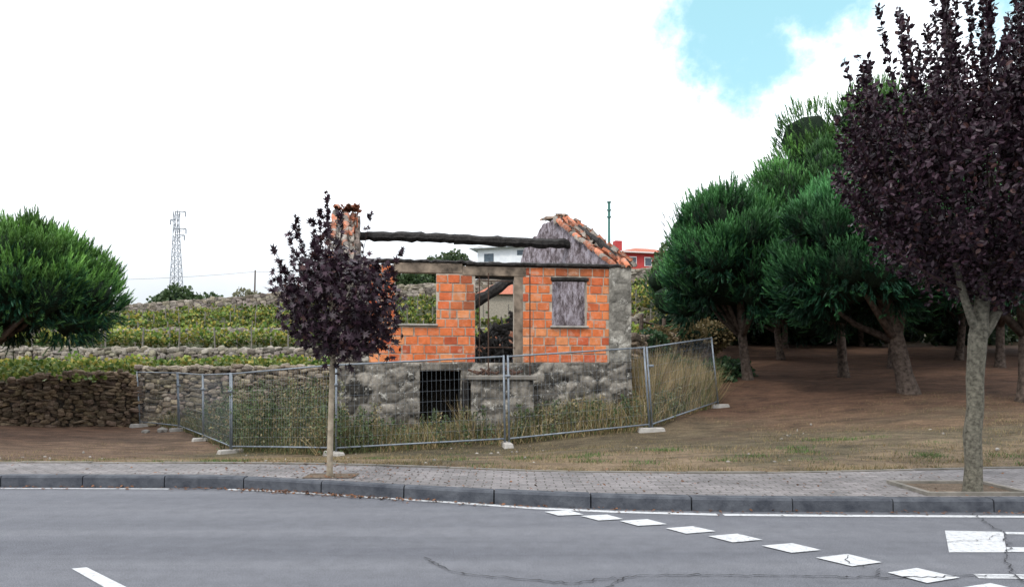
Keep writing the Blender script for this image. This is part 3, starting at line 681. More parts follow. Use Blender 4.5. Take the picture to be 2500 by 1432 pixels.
# ------------------------------------------------------------------ purple plum tree
def purple_cols(n):
    t = rng.random((n, 1)) ** 1.3; c = np.array([.012, .0065, .0105]) * (1 - t) + np.array([.045, .021, .033]) * t
    w = rng.random(n) < .05; c[w] = [.06, .026, .024]; return c
def shoot_tree(name, base, trunk_pts, trunk_rad, shoots, bark, lv, lf, leaf_size, extra_P):
    e = empty(name, tuple(base)); mb = MB(); mb.tube(trunk_pts, trunk_rad, 12); mb.obj('trunk', [bark], e, True)
    mb = MB(); mbL = MB(); LP = []; LD = []
    for (p0, p1, dens, rad, spread) in shoots:
        p0 = np.array(p0, float); p1 = np.array(p1, float); L_ = np.linalg.norm(p1 - p0)
        mid = (p0 + p1) / 2 + np.array([(p1[0] - p0[0]) * .2, (p1[1] - p0[1]) * .2, -.1 * L_])
        pts = [(1 - t) ** 2 * p0 + 2 * t * (1 - t) * mid + t * t * p1 for t in np.linspace(0, 1, 7)]
        (mbL if rad > .03 else mb).tube(pts, [rad * (1 - (.8 if rad < .03 else .45) * i / 6) for i in range(7)], 8 if rad > .03 else 5)
        n = int(L_ * dens); t = rng.uniform(.3, 1.0, n)[:, None]
        q = (1 - t) ** 2 * p0 + 2 * t * (1 - t) * mid + t * t * p1; sd = rng.normal(size=(n, 3)) * spread * (1.15 - t)
        LP.append(q + sd); dd = rdir(n) + (p1 - p0) / L_ * .7; LD.append(dd)
    mb.obj('branches', [M['twig']], e, True)
    if mbL.v: mbL.obj('limbs', [bark], e, True)
    LP = np.vstack(LP + [extra_P]); n = len(LP); D = np.vstack(LD + [rdir(len(extra_P)) + [0, 0, -.1]])
    B = basis(D)[:, [0, 2, 1], :]
    scatter('leaves', lv, lf, B, LP, leaf_size * rng.uniform(.7, 1.25, n), purple_cols(n), M['purple'], e)
c0 = np.array([4.95, 7.05, 3.2])
sh = []
for i in range(105):
    a = rng.uniform(0, 2 * math.pi); rr = math.sqrt(rng.uniform(0, 1)) * 1.45
    x_, y_ = c0[0] + rr * math.cos(a), c0[1] + rr * math.sin(a) * .9
    zt = 5.15 - .85 * (rr / 1.45) ** 2 + rng.uniform(-.6, .6)
    sh.append(((c0[0] + (x_ - c0[0]) * .65, c0[1] + (y_ - c0[1]) * .65, 2.9 + rng.uniform(0, .5)), (x_ + rng.normal(0, .05), y_, zt), 95, .009, .035))
for i in range(60):
    a = rng.uniform(0, 2 * math.pi); x_, y_ = c0[0] + 1.5 * math.cos(a), c0[1] + 1.3 * math.sin(a)
    sh.append(((4.9, 7.05, 2.1 + rng.uniform(0, .3)), (x_, y_, rng.uniform(2.8, 4.3)), 110, .014, .09))
for x_, z_ in [(3.62, 4.65), (3.95, 5.0), (4.12, 5.25), (4.3, 5.6), (4.5, 5.2), (4.75, 5.6), (5.0, 5.3), (5.2, 5.7), (3.45, 4.2), (3.4, 3.9), (3.5, 3.6), (3.5, 4.45)]:
    sh.append(((x_ * .7 + 4.9 * .3, 7.0, 3.2), (x_, 7.0 + rng.uniform(-.3, .3), z_), 100, .009, .032))
n = 26000; d = rdir(n); rr = rng.uniform(.35, 1, n) ** .6
nzv = np.array([noise.noise(Vector(tuple(q * 3.2))) for q in d]); rr = rr * (1 + .22 * nzv)
Z_ = d[:, 2]; rx = np.where(Z_ < 0, 1.42 * (1 - .45 * np.abs(Z_) ** 1.2), 1.42)
EP = c0 + np.stack([d[:, 0] * rx * rr, d[:, 1] * rx * .95 * rr, d[:, 2] * rr * np.where(Z_ < 0, 1.15, 1.1)], 1)
hole = np.array([noise.noise(Vector(tuple(q * 2.6))) for q in EP]); EP = EP[hole > -.25]
b0 = np.array([4.724, 7.0, .12])
shoot_tree('purple_plum_tree', b0, [b0 - [0, 0, .05], b0 + [0, 0, .05], b0 + [.01, 0, .3], b0 + [-.005, 0, .6], (4.765, 7.02, 1.0), (4.76, 7.02, 1.3), (4.80, 7.03, 1.75), (4.84, 7.04, 2.0), (4.9, 7.05, 2.6), (4.95, 7.05, 3.4)],
           [.112, .09, .078, .083, .076, .08, .086, .07, .05, .03], sh + [((4.8, 7.03, 1.75), (4.45, 6.95, 2.9), 20, .045, .1), ((4.82, 7.03, 1.7), (5.35, 7.1, 2.9), 20, .055, .1)], M['bark_grey'], leaf_v, leaf_f, .058, EP)
b1 = np.array([-2.15, 8.05, .12]); cm = np.array([-2.02, 8.1, 2.14])
tips = [(-2.236, 3.56), (-2.30, 3.3), (-2.6, 3.2), (-2.55, 2.95), (-2.84, 2.85), (-2.9, 2.6), (-2.42, 3.2), (-2.15, 3.1), (-1.62, 3.2), (-1.36, 2.86), (-2.8, 2.25), (-2.72, 2.6), (-2.35, 2.95), (-2.1, 3.3), (-2.5, 2.75), (-2.3, 2.9), (-2.05, 2.9)]
sh = []
for x_, z_ in tips: sh.append(((-2.12 + rng.uniform(-.1, .1), 8.08, 1.95), (x_, 8.05 + rng.uniform(-.35, .35), z_), 48 if x_ < -1.7 else 26, .009, .045))
for i in range(36):
    q = rdir(1)[0]; sh.append(((-2.12, 8.08, 1.65 + rng.uniform(0, .4)), tuple(cm + q * [.72, .65, .6]), 30, .009, .07))
n = 2300; d = rdir(n); rr = rng.uniform(.3, 1, n) ** .5 * (1 + .25 * np.array([noise.noise(Vector(tuple(q * 2.5 + [5, 5, 5]))) for q in d]))
EP = cm + d * rr[:, None] * [.76, .65, .70]; EP[:, 0] += .16 * np.clip(2.1 - EP[:, 2], 0, 1); EP = EP[~((EP[:, 2] < 1.65) & (EP[:, 0] < -2.35))]
shoot_tree('purple_maple_tree', b1, [b1 - [0, 0, .05], b1 + [0, 0, .1], (-2.14, 8.06, .8), (-2.12, 8.07, 1.5), (-2.12, 8.08, 1.95), (-2.2, 8.08, 2.8)], [.05, .037, .034, .03, .026, .012], sh, M['bark_pale'], MLV, MLF, .066, EP)

# ------------------------------------------------------------------ vineyard
def vine_cols(n, yel=.28):
    t = rng.random((n, 1)); c = np.array([.042, .098, .018]) * (1 - t) + np.array([.19, .23, .045]) * t
    w = rng.random(n) < yel; c[w] = np.array([.32, .275, .06]) * rng.uniform(.6, 1.1, (w.sum(), 1)); return c
vy = empty('vineyard', (-15, 40, 2)); VP = []; VS = []; VK = []
rows = [(y, .72, .15, 70, .2) for y in np.arange(28.2, 39.4, 2.1)] + [(y, 1.15, .2, 75, .2) for y in (43.6, 46.8, 50.2)] + [(y, .9, .26, 46, .24) for y in np.arange(55.5, 76.5, 3.5)]
for y, h, s, dens, sp in rows:
    x0, x1 = (-1.0 * y * .8, 7 if y < 40 else .25 * y)
    n = int((x1 - x0) * dens); xv = rng.uniform(x0, x1, n)
    th = np.array([.7 + .7 * noise.noise(Vector((q * .7, y, 0))) + .3 * noise.noise(Vector((q * 2.2, y, 3))) for q in xv])
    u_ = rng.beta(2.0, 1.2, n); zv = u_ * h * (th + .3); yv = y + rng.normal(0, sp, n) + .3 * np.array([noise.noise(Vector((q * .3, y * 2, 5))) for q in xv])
    VP.append(np.stack([xv, yv, H(xv, np.full(n, y)) + zv], 1)); VS.append(np.full(n, s)); VK.append((.15 + 1.05 * u_ ** 1.6) * rng.uniform(.75, 1.15) * (.75 + .5 * th))  # leaf colour darkens towards row bottoms, painting shade between rows
VP = np.vstack(VP); VS = np.concatenate(VS); VK = np.concatenate(VK)
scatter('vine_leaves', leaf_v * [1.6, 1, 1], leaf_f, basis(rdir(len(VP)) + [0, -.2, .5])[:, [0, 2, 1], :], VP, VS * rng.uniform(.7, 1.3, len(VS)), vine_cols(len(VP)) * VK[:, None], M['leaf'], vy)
mb = MB()
for y in (43.0, 46.4, 55.2, 62, 68.6):
    for x_ in np.arange(-44, 14, 2.3):
        z = Hf(x_, y); mb.tube([(x_, y, z - .1), (x_ + rng.normal(0, .05), y, z + 1.5)], .05, 5)
mb.obj('vineyard_posts', [M['old_concrete']], vy)
n = 5000; xv = rng.uniform(-26, -15.0, n); EPv = np.stack([xv, rng.normal(26.3, .8, n), .95 + rng.random(n) * .6 * (.8 + .5 * np.sin(xv * 1.3))], 1)
scatter('vine_leaves_near', leaf_v * [1.6, 1, 1], leaf_f, basis(rdir(n) + [0, -.3, .5])[:, [0, 2, 1], :], EPv, rng.uniform(.1, .18, n), vine_cols(n, .1) * .8, M['leaf'], vy)

# ------------------------------------------------------------------ broadleaf masses
def leafy(name, blobs, n, s, c1, c2, core=True, parent=None):
    e = parent or empty(name, tuple(blobs[0][0])); w = np.array([b_[1][0] ** 2 for b_ in blobs]); k = rng.choice(len(blobs), n, p=w / w.sum())
    C_ = np.array([b_[0] for b_ in blobs]); R_ = np.array([b_[1] for b_ in blobs]); d = rdir(n)
    nn = 1 + .3 * np.array([noise.noise(Vector(tuple(q * 2.3)) + Vector((kk, 0, 0))) for q, kk in zip(d, k)])
    P_ = C_[k] + d * R_[k] * (rng.uniform(.5, 1, n) ** .4 * nn)[:, None]; t = rng.random((n, 1)); C = np.array(c1) * (1 - t) + np.array(c2) * t
    scatter('leaves', leaf_v * [1.5, 1, 1], leaf_f, basis(rdir(n) + d * .5)[:, [0, 2, 1], :], P_, s * rng.uniform(.7, 1.3, n), C, M['leaf'], e)
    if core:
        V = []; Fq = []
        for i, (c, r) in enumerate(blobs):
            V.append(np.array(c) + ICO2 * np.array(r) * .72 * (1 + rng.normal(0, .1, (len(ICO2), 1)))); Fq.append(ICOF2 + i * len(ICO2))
        fast_mesh('dark_crown_core', np.vstack(V), np.vstack(Fq), None, [M['needles_core']], e, True)
g1, g2 = (.03, .06, .02), (.08, .12, .05)
leafy('distant_trees', [((-43, 88, 10), (2.6, 2, 2.0)), ((-41.2, 88, 9.4), (1.8, 2, 1.4)), ((-45, 88, 9.3), (1.9, 2, 1.4)), ((-38.9, 88, 9.6), (1.5, 1.5, 1.5)),
                        ((-27.8, 83, 9.2), (1.8, 1.5, 1.5)), ((-8.2, 96, 16.2), (2.3, 2, 1.6)), ((-10.5, 96, 14.6), (3, 2, 2.4)), ((-15, 90, 11.8), (4, 2, 2.3)), ((-12.5, 90, 12.4), (2, 2, 2)), ((19.4, 84, 14), (2, 2, 3)), ((17.3, 75, 12), (2, 2, 2.3))], 9000, .42, g1, g2)
leafy('distant_trees', [((-33, 84, 9.9), (1.6, 1.3, 1.3)), ((-31.8, 84, 9.6), (1.2, 1.3, 1.2))], 900, .3, (.12, .12, .07), (.2, .2, .12), False)
leafy('undergrowth', [((x_, 45 + rng.uniform(-2, 2), Hf(x_, 45) + .9), (2.2, 1.5, 1.6)) for x_ in np.arange(12, 46, 2.4)], 7000, .3, (.015, .03, .012), (.04, .06, .02))
leafy('bramble_bush', [((5.6, 23.5, 1.2), (.9, .8, .6)), ((6.8, 24.2, 1.15), (1.1, .8, .5)), ((8.0, 25.5, 1.3), (1.0, .8, .45)), ((5.2, 25.8, 2.2), (.7, .7, .7))], 5200, .12, (.02, .05, .025), (.06, .12, .05))
leafy('scrub_bush', [((5.6, 26.5, 2.4), (.7, .6, .7)), ((7.2, 28.5, 2.6), (1.0, .6, .8)), ((9, 31, 2.9), (1.0, .7, .7))], 3200, .12, (.1, .085, .035), (.2, .15, .075))
mb = MB(); 
for x_, y_ in ((5.5, 29), (6.9, 31)): mb.tube([(x_, y_, 1), (x_, y_, 3.7)], .09, 6)
mb.tube([(5.5, 28.95, 3.4), (6.9, 30.95, 3.3)], .05, 6); mb.obj('timber_post', [M['bark']])

# ------------------------------------------------------------------ grass and weeds
blade_v = np.array([(-.5, 0, 0), (.5, 0, 0), (-.4, .10, .45), (.4, .10, .45), (0, .38, 1.0)]); 
blade_f = np.array([(0, 1, 3), (0, 3, 2), (2, 3, 4)])
def grass(name, X_, Y_, hgt, wid, C, parent=None, zoff=0, lean=.25):
    n = len(X_); a = rng.uniform(0, 2 * math.pi, n); Zv = np.stack([rng.normal(0, lean, n), rng.normal(0, lean, n), np.ones(n)], 1); Zv /= np.linalg.norm(Zv, axis=1, keepdims=True)
    x = np.stack([np.cos(a), np.sin(a), np.zeros(n)], 1); y = np.cross(Zv, x); y /= np.linalg.norm(y, axis=1, keepdims=True)
    S = np.stack([np.full(n, 1.) * wid, hgt, hgt], 1)
    L_ = np.stack([X_, Y_, H(X_, Y_) + zoff], 1)
    return scatter(name, blade_v, blade_f, np.stack([x, y, Zv], 1), L_, S, C, M['grass'], parent)
def straw_cols(n, g=.2):
    t = rng.random((n, 1)); c = np.array([.15, .105, .05]) * (1 - t) + np.array([.40, .31, .165]) * t
    w = rng.random(n) < g; c[w] = np.array([.08, .10, .035]) * rng.uniform(.7, 1.5, (w.sum(), 1)); return c
n = 100000; X_ = rng.uniform(-12, 14, n); tt = rng.random(n) ** 1.7; Y_ = yb(X_) + .1 + tt * 11
dn = np.array([noise.noise(Vector((a * .9, b_ * 1.2, 0))) + .5 * noise.noise(Vector((a * 3, b_ * 3.2, 5))) for a, b_ in zip(X_, Y_)]); k = (dn > -.02) | (rng.random(n) < .12)
k &= ~((X_ < -7) & (rng.random(n) < .6)); k &= ~((X_ > 3) & (tt > .6) & (rng.random(n) < .5)); X_, Y_, dn = X_[k], Y_[k], dn[k]
grass('dry_grass', X_, Y_, rng.uniform(.02, .08, len(X_)), .006, straw_cols(len(X_), .25) * .75, lean=.6)
cx = rng.uniform(-8, 9, 34); cy = yb(cx) + rng.uniform(.2, 4.5, 34); k = rng.integers(0, 34, 4500)
X_ = cx[k] + rng.normal(0, .16, 4500); Y_ = np.maximum(cy[k] + rng.normal(0, .14, 4500), yb(X_) + .1)
grass('green_grass', X_, Y_, rng.uniform(.03, .08, 4500), .008, np.tile([.06, .11, .03], (4500, 1)) * rng.uniform(.6, 1.5, (4500, 1)), lean=.5)
fx = np.array([-14, -11.7, -9.49, -7.21, -3.99, -.11, 3.37, 6.06]); fy = np.array([25.6, 24, 21, 17.5, 15.3, 15.4, 16.5, 20.])
hy = lambda x: 17 + (x + 4.385) * .133
def region(n):
    X_ = rng.uniform(-13, 6, n * 3); lo = np.interp(X_, fx, fy); hi = np.where(X_ < -4.5, lo + 5.0, np.where(X_ < 3.1, hy(X_) - .1, 25.0)); hi = np.minimum(hi, 25.5)
    Y_ = lo + .05 + (hi - lo) * rng.random(n * 3); w = (hi - lo) / 6; keep = (rng.random(n * 3) < w) ; return X_[keep][:n], Y_[keep][:n]
X_, Y_ = region(30000)
dn = np.array([noise.noise(Vector((a * .8, b_ * .8, 4))) + .5 * noise.noise(Vector((a * 2.4, b_ * 2.4, 1))) for a, b_ in zip(X_, Y_)])
kk_ = (dn > -.25) | (rng.random(len(dn)) < .3); X_, Y_, dn = X_[kk_], Y_[kk_], dn[kk_]
hh = np.clip(.30 + .75 * dn + rng.normal(0, .17, len(X_)), .06, 1.3) * np.where(X_ > 3.3, 1.5, 1.0) * np.where((X_ > -2.5) & (X_ < 3), .8, 1)
C = straw_cols(len(X_), .35); gsel = (X_ < -3.2) & (rng.random(len(X_)) < .6); C[gsel] = np.array([.10, .11, .05]) * rng.uniform(.6, 1.4, (gsel.sum(), 1))
grass('tall_dry_grass', X_, Y_, hh, .012, C, lean=.32)
X_ = rng.uniform(-4.5, 3.4, 12000); Y_ = hy(X_) - .15 - rng.random(12000) ** 1.3 * 1.3
hh = np.clip(.42 + .75 * np.array([noise.noise(Vector((a * 1.3, 2, 9))) for a in X_]) + rng.normal(0, .2, 12000), .08, 1.3)
kk_ = ~((X_ > -2.35) & (X_ < -1.2) & (hh > .45)); X_, Y_, hh = X_[kk_], Y_[kk_], hh[kk_]
grass('tall_dry_grass', X_, Y_, hh, .012, straw_cols(len(X_), .3), lean=.3)
X_ = rng.uniform(3.3, 6.2, 10000); Y_ = 17.6 + (X_ - 3.3) * 1.0 + rng.random(10000) * 3.8
nh = np.array([noise.noise(Vector((a * 1.6, b_ * 1.6, 9))) for a, b_ in zip(X_, Y_)])
kk_ = Y_ > np.interp(X_, fx, fy) + .12; X_, Y_, nh = X_[kk_], Y_[kk_], nh[kk_]
grass('tall_dry_grass', X_, Y_, np.clip(.85 + 1.1 * nh + rng.normal(0, .22, len(X_)), .2, 1.75), .014, straw_cols(len(X_), .15), lean=.24)
wd = empty('weeds', (-6, 18, -.5)); LP = []; LC = []; mb = MB()
for i in range(560):
    if rng.random() < .72: x_ = rng.uniform(-10.8, -3.2); y_ = np.interp(x_, fx, fy) + rng.uniform(.3, 3.4) * (1 if x_ < -4.4 else .4)
    else: x_ = rng.uniform(-3.6, 4.5); y_ = np.interp(x_, fx, fy) + rng.uniform(.2, 1.2)
    z_ = Hf(x_, y_); h = rng.uniform(.35, 1.0) * (1.9 if -7.4 < x_ < -4.4 else 1.15 if x_ < -3.3 else .8); tx, ty = x_ + rng.normal(0, .2) * h, y_ + rng.normal(0, .2) * h
    mb.tube([(x_, y_, z_ - .02), (tx, ty, z_ + h)], [.008, .003], 4, 0, (.09, .09, .04))
    m_ = int(h * 110); t = rng.uniform(.05, 1, m_)[:, None]; q = np.array([x_, y_, z_]) * (1 - t) + np.array([tx, ty, z_ + h]) * t + rng.normal(size=(m_, 3)) * [.15, .15, .03] * (1.2 - t) * h
    LP.append(q); c = random.choice([(.07, .095, .045), (.10, .13, .065), (.14, .14, .075), (.055, .085, .03), (.21, .17, .09)]); LC.append(np.tile(c, (m_, 1)) * rng.uniform(.7, 1.3, (m_, 1)))
LP = np.vstack(LP); LC = np.vstack(LC)
scatter('weed_leaves', leaf_v, leaf_f, basis(rdir(len(LP)) + [0, 0, .6])[:, [0, 2, 1], :], LP, rng.uniform(.03, .08, len(LP)), LC, M['grass'], wd)
mb.obj('weed_stems', [M['grass']], wd)
n = 1300; X_ = np.concatenate([rng.uniform(-7, 6, 700), rng.normal(-2.2, .9, 600)]); Y_ = np.where(rng.random(n) < .5, yk(X_) - np.abs(rng.normal(0, .07, n)) - .03, yk(X_) + .1 + rng.random(n) * 1.6)
Zl = np.where(Y_ < yk(X_), .014, np.where(Y_ < yb(X_), kerb_h + .012, H(X_, Y_) + .03))
scatter('fallen_leaves', leaf_v, leaf_f, basis(np.stack([rng.normal(0, .25, n), rng.normal(0, .25, n), np.ones(n)], 1)), np.stack([X_, Y_, Zl], 1), rng.uniform(.02, .05, n), np.tile([.13, .06, .03], (n, 1)) * rng.uniform(.4, 1.5, (n, 1)), M['grass'])
n = 60; X_ = rng.uniform(-12, 9, n); Y_ = yb(X_) + rng.uniform(.3, 8, n); S = rng.uniform(.012, .04, (n, 3))
X_[:4] = [-12.2, -12.6, -.7, -.4]; Y_[:4] = [23.8, 23.5, 13.6, 13.2]; S[:2] = [[.3, .2, .16], [.2, .15, .1]]; S[2:4] = .05
scatter('loose_stones', ICO1 * (1 + rng.normal(0, .1, ICO1.shape)), ICOF1, basis(np.tile([0, 0, 1.], (n, 1))), np.stack([X_, Y_, H(X_, Y_) + .01], 1), S, np.tile([.3, .28, .25], (n, 1)) * rng.uniform(.5, 1.2, (n, 1)), M['grass'])

# ------------------------------------------------------------------ fence
fence = empty('construction_fence', (-.1, 15.4, 0))
FP = [(-13.97, 25.6, -.75), (-11.7, 24, -.77), (-9.49, 21, -.81), (-7.21, 17.5, -.76), (-3.99, 15.3, -.55), (-.11, 15.4, -.36), (3.37, 16.5, -.13), (6.06, 20, .26)]
lean = [(-.12, 0), (-.05, 0), (-.02, 0), (0, 0), (0, 0), (-.03, 0), (-.14, 0), (-.2, 0)]
FP = [(x_, y_, Hf(x_, y_) + .06) for x_, y_, z_ in FP]
mbF = MB(); mbW = MB(); mbB = MB()
for i in range(len(FP) - 1):
    a = Vector(FP[i]); b_ = Vector(FP[i + 1]); d = (b_ - a); hd = Vector((d.x, d.y, 0)).normalized(); a = a + hd * .05; b_ = b_ - hd * .05
    ua = Vector((lean[i][0], lean[i][1], 2.0)); ub = Vector((lean[i + 1][0], lean[i + 1][1], 2.0))
    mbF.tube([a, a + ua], .024, 8); mbF.tube([b_, b_ + ub], .024, 8)
    mbF.tube([a + ua * .985, b_ + ub * .985], .02, 8); mbF.tube([a + ua * .06, b_ + ub * .06], .02, 8)
    n = int((b_ - a).length / .10)
    for k in range(1, n):
        t = k / n; p = a.lerp(b_, t); up = ua.lerp(ub, t); mbW.tube([p + up * .06, p + up * .985], .0019, 3)
    for k in range(1, 8):
        f = .06 + (.925) * k / 8; mbW.tube([a + ua * f, b_ + ub * f], .0019, 3)
    if i: mbF.box(a.x - .09, a.x + .03, a.y - .035, a.y + .035, a.z + 1.5, a.z + 1.56)
for i, (x_, y_, z_) in enumerate(FP):
    d = Vector(FP[min(i + 1, 7)]) - Vector(FP[max(i - 1, 0)]); an = math.atan2(d.y, d.x) + math.pi / 2 + (math.pi / 2 - .5 if i == 4 else 0) + (1.0 if i >= 6 else 0)
    cs, sn = math.cos(an), math.sin(an)
    def R(px_, py_, pz_): return (x_ + px_ * cs - py_ * sn, y_ + px_ * sn + py_ * cs, z_ + pz_)
    lo = [R(-.34, -.12, -.12), R(.34, -.12, -.12), R(.34, .12, -.12), R(-.34, .12, -.12)]; hi = [R(-.3, -.09, .04), R(.3, -.09, .04), R(.3, .09, .04), R(-.3, .09, .04)]
    mbB.hexa(lo + hi)
mbF.obj('panel_frames', [M['galv']], fence, True); mbW.obj('wire_mesh', [M['galv']], fence); mbB.obj('concrete_feet', [M['concrete']], fence, bevel=.02)

# ------------------------------------------------------------------ distant buildings
rh = empty('red_house', (19, 97, 13)); mb = MB()
RX = lambda x, y, z: (17.5 + (x * .97 - y * .24), 95 + (x * .24 + y * .97), z)
mb.box(-2.2, 7, 0, 8, 11, 17.4, 0, T=RX); mb.box(-3.4, -2.2, 1, 6, 11, 15.2, 0, T=RX)
mb.box(-2.7, -1.7, 1.5, 2.5, 17.6, 19.4, 0, T=RX)
def hip(mb, x0, x1, y0, y1, z, h, TT, mi):
    p = [TT(x0, y0, z), TT(x1, y0, z), TT(x1, y1, z), TT(x0, y1, z), TT(x0 + (y1 - y0) / 2.2, (y0 + y1) / 2, z + h), TT(x1 - (y1 - y0) / 2.2, (y0 + y1) / 2, z + h)]
    mb.add(p, [(0, 1, 5, 4), (1, 2, 5), (2, 3, 4, 5), (3, 0, 4), (3, 2, 1, 0)], mi)
hip(mb, -2.8, 7.6, -.6, 8.6, 17.62, 1.3, RX, 1); mb.box(-2.9, 7.7, -.7, 8.7, 17.45, 17.6, 2, T=RX)
mb.box(-3.6, 7, -1.6, -.02, 14.95, 15.15, 1, T=RX); mb.box(-3.4, 7, -1.5, -.02, 13.0, 13.3, 2, T=RX)
for x_ in (-3.2, -1.2, .9, 3, 5): mb.box(x_, x_ + .22, -1.5, -1.3, 13.3, 14.95, 2, T=RX)
for x_ in (-1.2, 1.1, 3.6):
    mb.box(x_ - .12, x_ + 1.02, -.06, -.01, 15.7, 17.0, 2, T=RX); mb.box(x_, x_ + .9, -.1, -.07, 15.8, 16.85, 3, T=RX)
for x_ in (-1.2, 1.8): mb.box(x_, x_ + 1, -.06, -.01, 13.3, 14.8, 3, T=RX)
mb.obj('walls_and_roof', [M['red_wall'], M['roof_tile'], M['white_paint'], M['glass']], rh)
wh = empty('white_house', (-1.5, 95, 13)); mb = MB()
WX = lambda x, y, z: (-1.4 + (x * .96 + y * .28), 95 + (-x * .28 + y * .96), z)
mb.box(-3.6, 4.4, 0, 7, 11, 18.2, 0, T=WX); mb.box(-4.6, 4.8, -.8, 7.6, 18.21, 18.5, 0, T=WX)
mb.box(2.2, 3.9, -.05, -.01, 17.1, 17.8, 1, T=WX); mb.box(-2.6, -1.2, -.05, -.01, 16.4, 17.5, 1, T=WX); mb.box(-3.66, -3.61, 1, 4, 16.2, 17.5, 1, T=WX)
mb.box(3.2, 4.9, 2, 5, 18.51, 18.9, 2, T=WX)
mb.box(-4.8, -3.62, -1.2, 0, 15.4, 15.6, 0, T=WX)
for x_ in np.arange(-4.7, -3.6, .25): mb.box(x_, x_ + .04, -1.2, -1.16, 15.6, 16.5, 2, T=WX)
mb.obj('walls_and_roof', [M['white_wall'], M['glass'], M['roof_tile']], wh)
sd = empty('tiled_shed', (1, 62, 7)); mb = MB()
mb.box(-3.0, 6, 62, 66, 5, 8.2, 0, (.3, .27, .22)); mb.add([(-3.3, 61.6, 8.15), (6.3, 61.6, 8.15), (6.3, 64, 9.3), (-1.8, 64, 9.3), (6.3, 66.4, 8.15), (-3.3, 66.4, 8.15)], [(0, 1, 2, 3), (3, 2, 4, 5), (0, 3, 5), (1, 4, 2)], 1)
mb.obj('walls_and_roof', [M['far_stone'], M['roof_tile']], sd)
mb = MB(); z0 = Hf(8.53, 60); mb.tube([(8.53, 60, z0), (8.53, 60, 13), (8.53, 60, 14.6)], [.16, .12, .11], 10); mb.tube([(8.53, 60, 14.6), (8.53, 60, 16.1)], .13, 8)
for z in (14.7, 15.3, 16.0): mb.tube([(8.53, 60, z), (8.53, 60, z + .08)], .2, 10)
mb.obj('green_pole', [M['green_paint']])
mb = MB(); mb.tube([(-34.0, 90, 8), (-33.85, 90, 14.4)], [.12, .09], 6); mb.obj('utility_pole', [M['bark']])
tw = empty('transmission_tower', (-59, 120, 7)); mb = MB()
zb0 = Hf(-59, 120) - .3; H_ = 29.3 - zb0
def hw(z): return 1.15 - .75 * min(1, (z - zb0) / (H_ * .8))
lv_ = [zb0 + H_ * .8 * (i / 13) for i in range(14)] + [zb0 + H_]
for i in range(len(lv_) - 1):
    z0, z1 = lv_[i], lv_[i + 1]; a, b_ = hw(z0), hw(z1)
    cr = [(-1, -1), (1, -1), (1, 1), (-1, 1)]
    for k in range(4):
        p, q = cr[k], cr[(k + 1) % 4]
        mb.tube([(-59 + p[0] * a, 120 + p[1] * a, z0), (-59 + p[0] * b_, 120 + p[1] * b_, z1)], .055, 4)
        mb.tube([(-59 + p[0] * a, 120 + p[1] * a, z0), (-59 + q[0] * b_, 120 + q[1] * b_, z1)], .035, 4)
        mb.tube([(-59 + q[0] * a, 120 + q[1] * a, z0), (-59 + p[0] * b_, 120 + p[1] * b_, z1)], .035, 4)
arms = [(29.0, 1.6), (27.6, -1.0), (26.0, 1.7), (24.9, 1.4)]
for z, w in arms:
    mb.tube([(-59 - .3, 120, z), (-59 + w, 120, z)], .07, 4); mb.tube([(-59, 120, z - .7), (-59 + w, 120, z)], .04, 4); mb.tube([(-59 + w, 120, z), (-59 + w, 120, z - .9)], .1, 5)
mb.obj('lattice', [M['galv']], tw)
mb = MB()
def wire(p, q, sag, r=.022):
    p = Vector(p); q = Vector(q); mb.tube([p.lerp(q, t) - Vector((0, 0, sag * 4 * t * (1 - t))) for t in np.linspace(0, 1, 14)], r, 3)
wire((-90, 90, 15.0), (-33.85, 90, 14.2), 1.5, .02); wire((-33.85, 90, 14.2), (-4, 95, 18.5), 1.2, .02)
mb.obj('overhead_wires', [M['rust']])

# ------------------------------------------------------------------ world, sun, camera
sun_el, sun_az = math.radians(52), math.radians(215)
w = bpy.data.worlds.new('World'); scene.world = w; w.use_nodes = True; nt = w.node_tree
bg = nt.nodes['Background']; sky = nd(nt, 'ShaderNodeTexSky', sky_type='NISHITA', sun_disc=False); sky.sun_elevation = sun_el; sky.sun_rotation = sun_az
sky.air_density = 1.0; sky.dust_density = 0.6
tc = nd(nt, 'ShaderNodeTexCoord'); nrm = nd(nt, 'ShaderNodeVectorMath', operation='NORMALIZE'); lk(nt, tc.outputs['Generated'], nrm.inputs[0])
dv = nrm.outputs[0]
def math_n(op, a, b=None, c=None):
    n = nd(nt, 'ShaderNodeMath', operation=op)
    for i, v in enumerate((a, b, c)):
        if v is None: continue
        if isinstance(v, (int, float)): n.inputs[i].default_value = v
        else: lk(nt, v, n.inputs[i])
    return n.outputs[0]
cn = noise_n(nt, dv, 5.5, 9, .62)
def gap(vec, rad):
    v = Vector(vec).normalized(); s = nd(nt, 'ShaderNodeVectorMath', operation='DISTANCE'); lk(nt, dv, s.inputs[0]); s.inputs[1].default_value = v
    return math_n('SUBTRACT', rad, s.outputs['Value'])
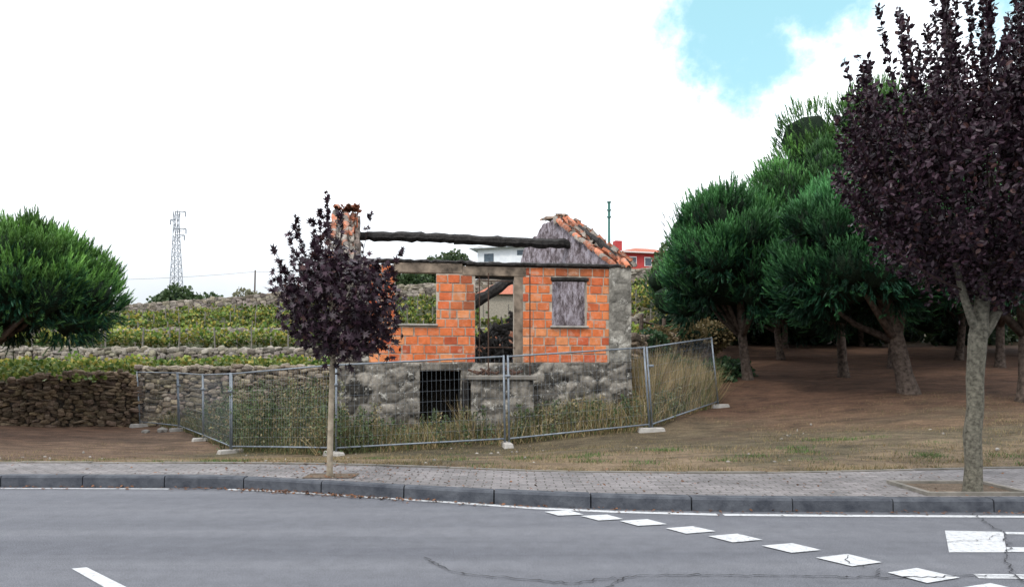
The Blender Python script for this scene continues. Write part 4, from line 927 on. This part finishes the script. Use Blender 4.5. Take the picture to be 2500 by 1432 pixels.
g = math_n('MAXIMUM', gap((.33, 1, .53), .12), gap((.47, 1, .56), .13)); g = math_n('MAXIMUM', g, gap((.38, 1, .46), .095)); g = math_n('MAXIMUM', g, gap((.24, 1, .51), .06)); g = math_n('MAXIMUM', g, gap((.74, 1, .56), .08))
g = math_n('ADD', g, math_n('MULTIPLY', math_n('SUBTRACT', cn, .52), .42))
mask = nd(nt, 'ShaderNodeMapRange', interpolation_type='SMOOTHSTEP'); lk(nt, g, mask.inputs[0]); mask.inputs[1].default_value = -.04; mask.inputs[2].default_value = .08
sep = nd(nt, 'ShaderNodeSeparateXYZ'); lk(nt, dv, sep.inputs[0])
el = nd(nt, 'ShaderNodeMapRange', interpolation_type='SMOOTHSTEP'); lk(nt, math_n('ADD', sep.outputs[2], math_n('MULTIPLY', cn, .08)), el.inputs[0]); el.inputs[1].default_value = .10; el.inputs[2].default_value = .38
cloud = mix(nt, el.outputs[0], (.84, .90, .955), (2.1, 2.17, 2.3))
skyc = mix(nt, 1.0, sky.outputs[0], (.10, .10, .10), 'MULTIPLY')
skyc = mix(nt, 1.0, skyc, (.33, .63, .62), 'ADD')   # constant cyan added to the sky colour to lighten the cloud gaps
tot = mix(nt, mask.outputs[0], cloud, skyc)
lk(nt, tot, bg.inputs[0]); bg.inputs[1].default_value = 1.0
sl = bpy.data.lights.new('sun', 'SUN'); sl.energy = 1.9; sl.angle = math.radians(10); sl.color = (1, .95, .87)
so = bpy.data.objects.new('sun', sl); scene.collection.objects.link(so)
sd_ = Vector((math.sin(sun_az) * math.cos(sun_el), math.cos(sun_az) * math.cos(sun_el), math.sin(sun_el)))
so.rotation_euler = sd_.to_track_quat('Z', 'Y').to_euler(); so.location = sd_ * 50
cam = bpy.data.cameras.new('camera'); cam.lens = 24; cam.sensor_width = 36; cam.shift_y = .0736; cam.clip_end = 4000; cam.clip_start = .05
co = bpy.data.objects.new('camera', cam); scene.collection.objects.link(co); co.location = (0, 0, 1.4); co.rotation_euler = (math.radians(90), 0, 0); scene.camera = co
scene.view_settings.view_transform = 'Standard'; scene.view_settings.look = 'None'; scene.view_settings.exposure = 0
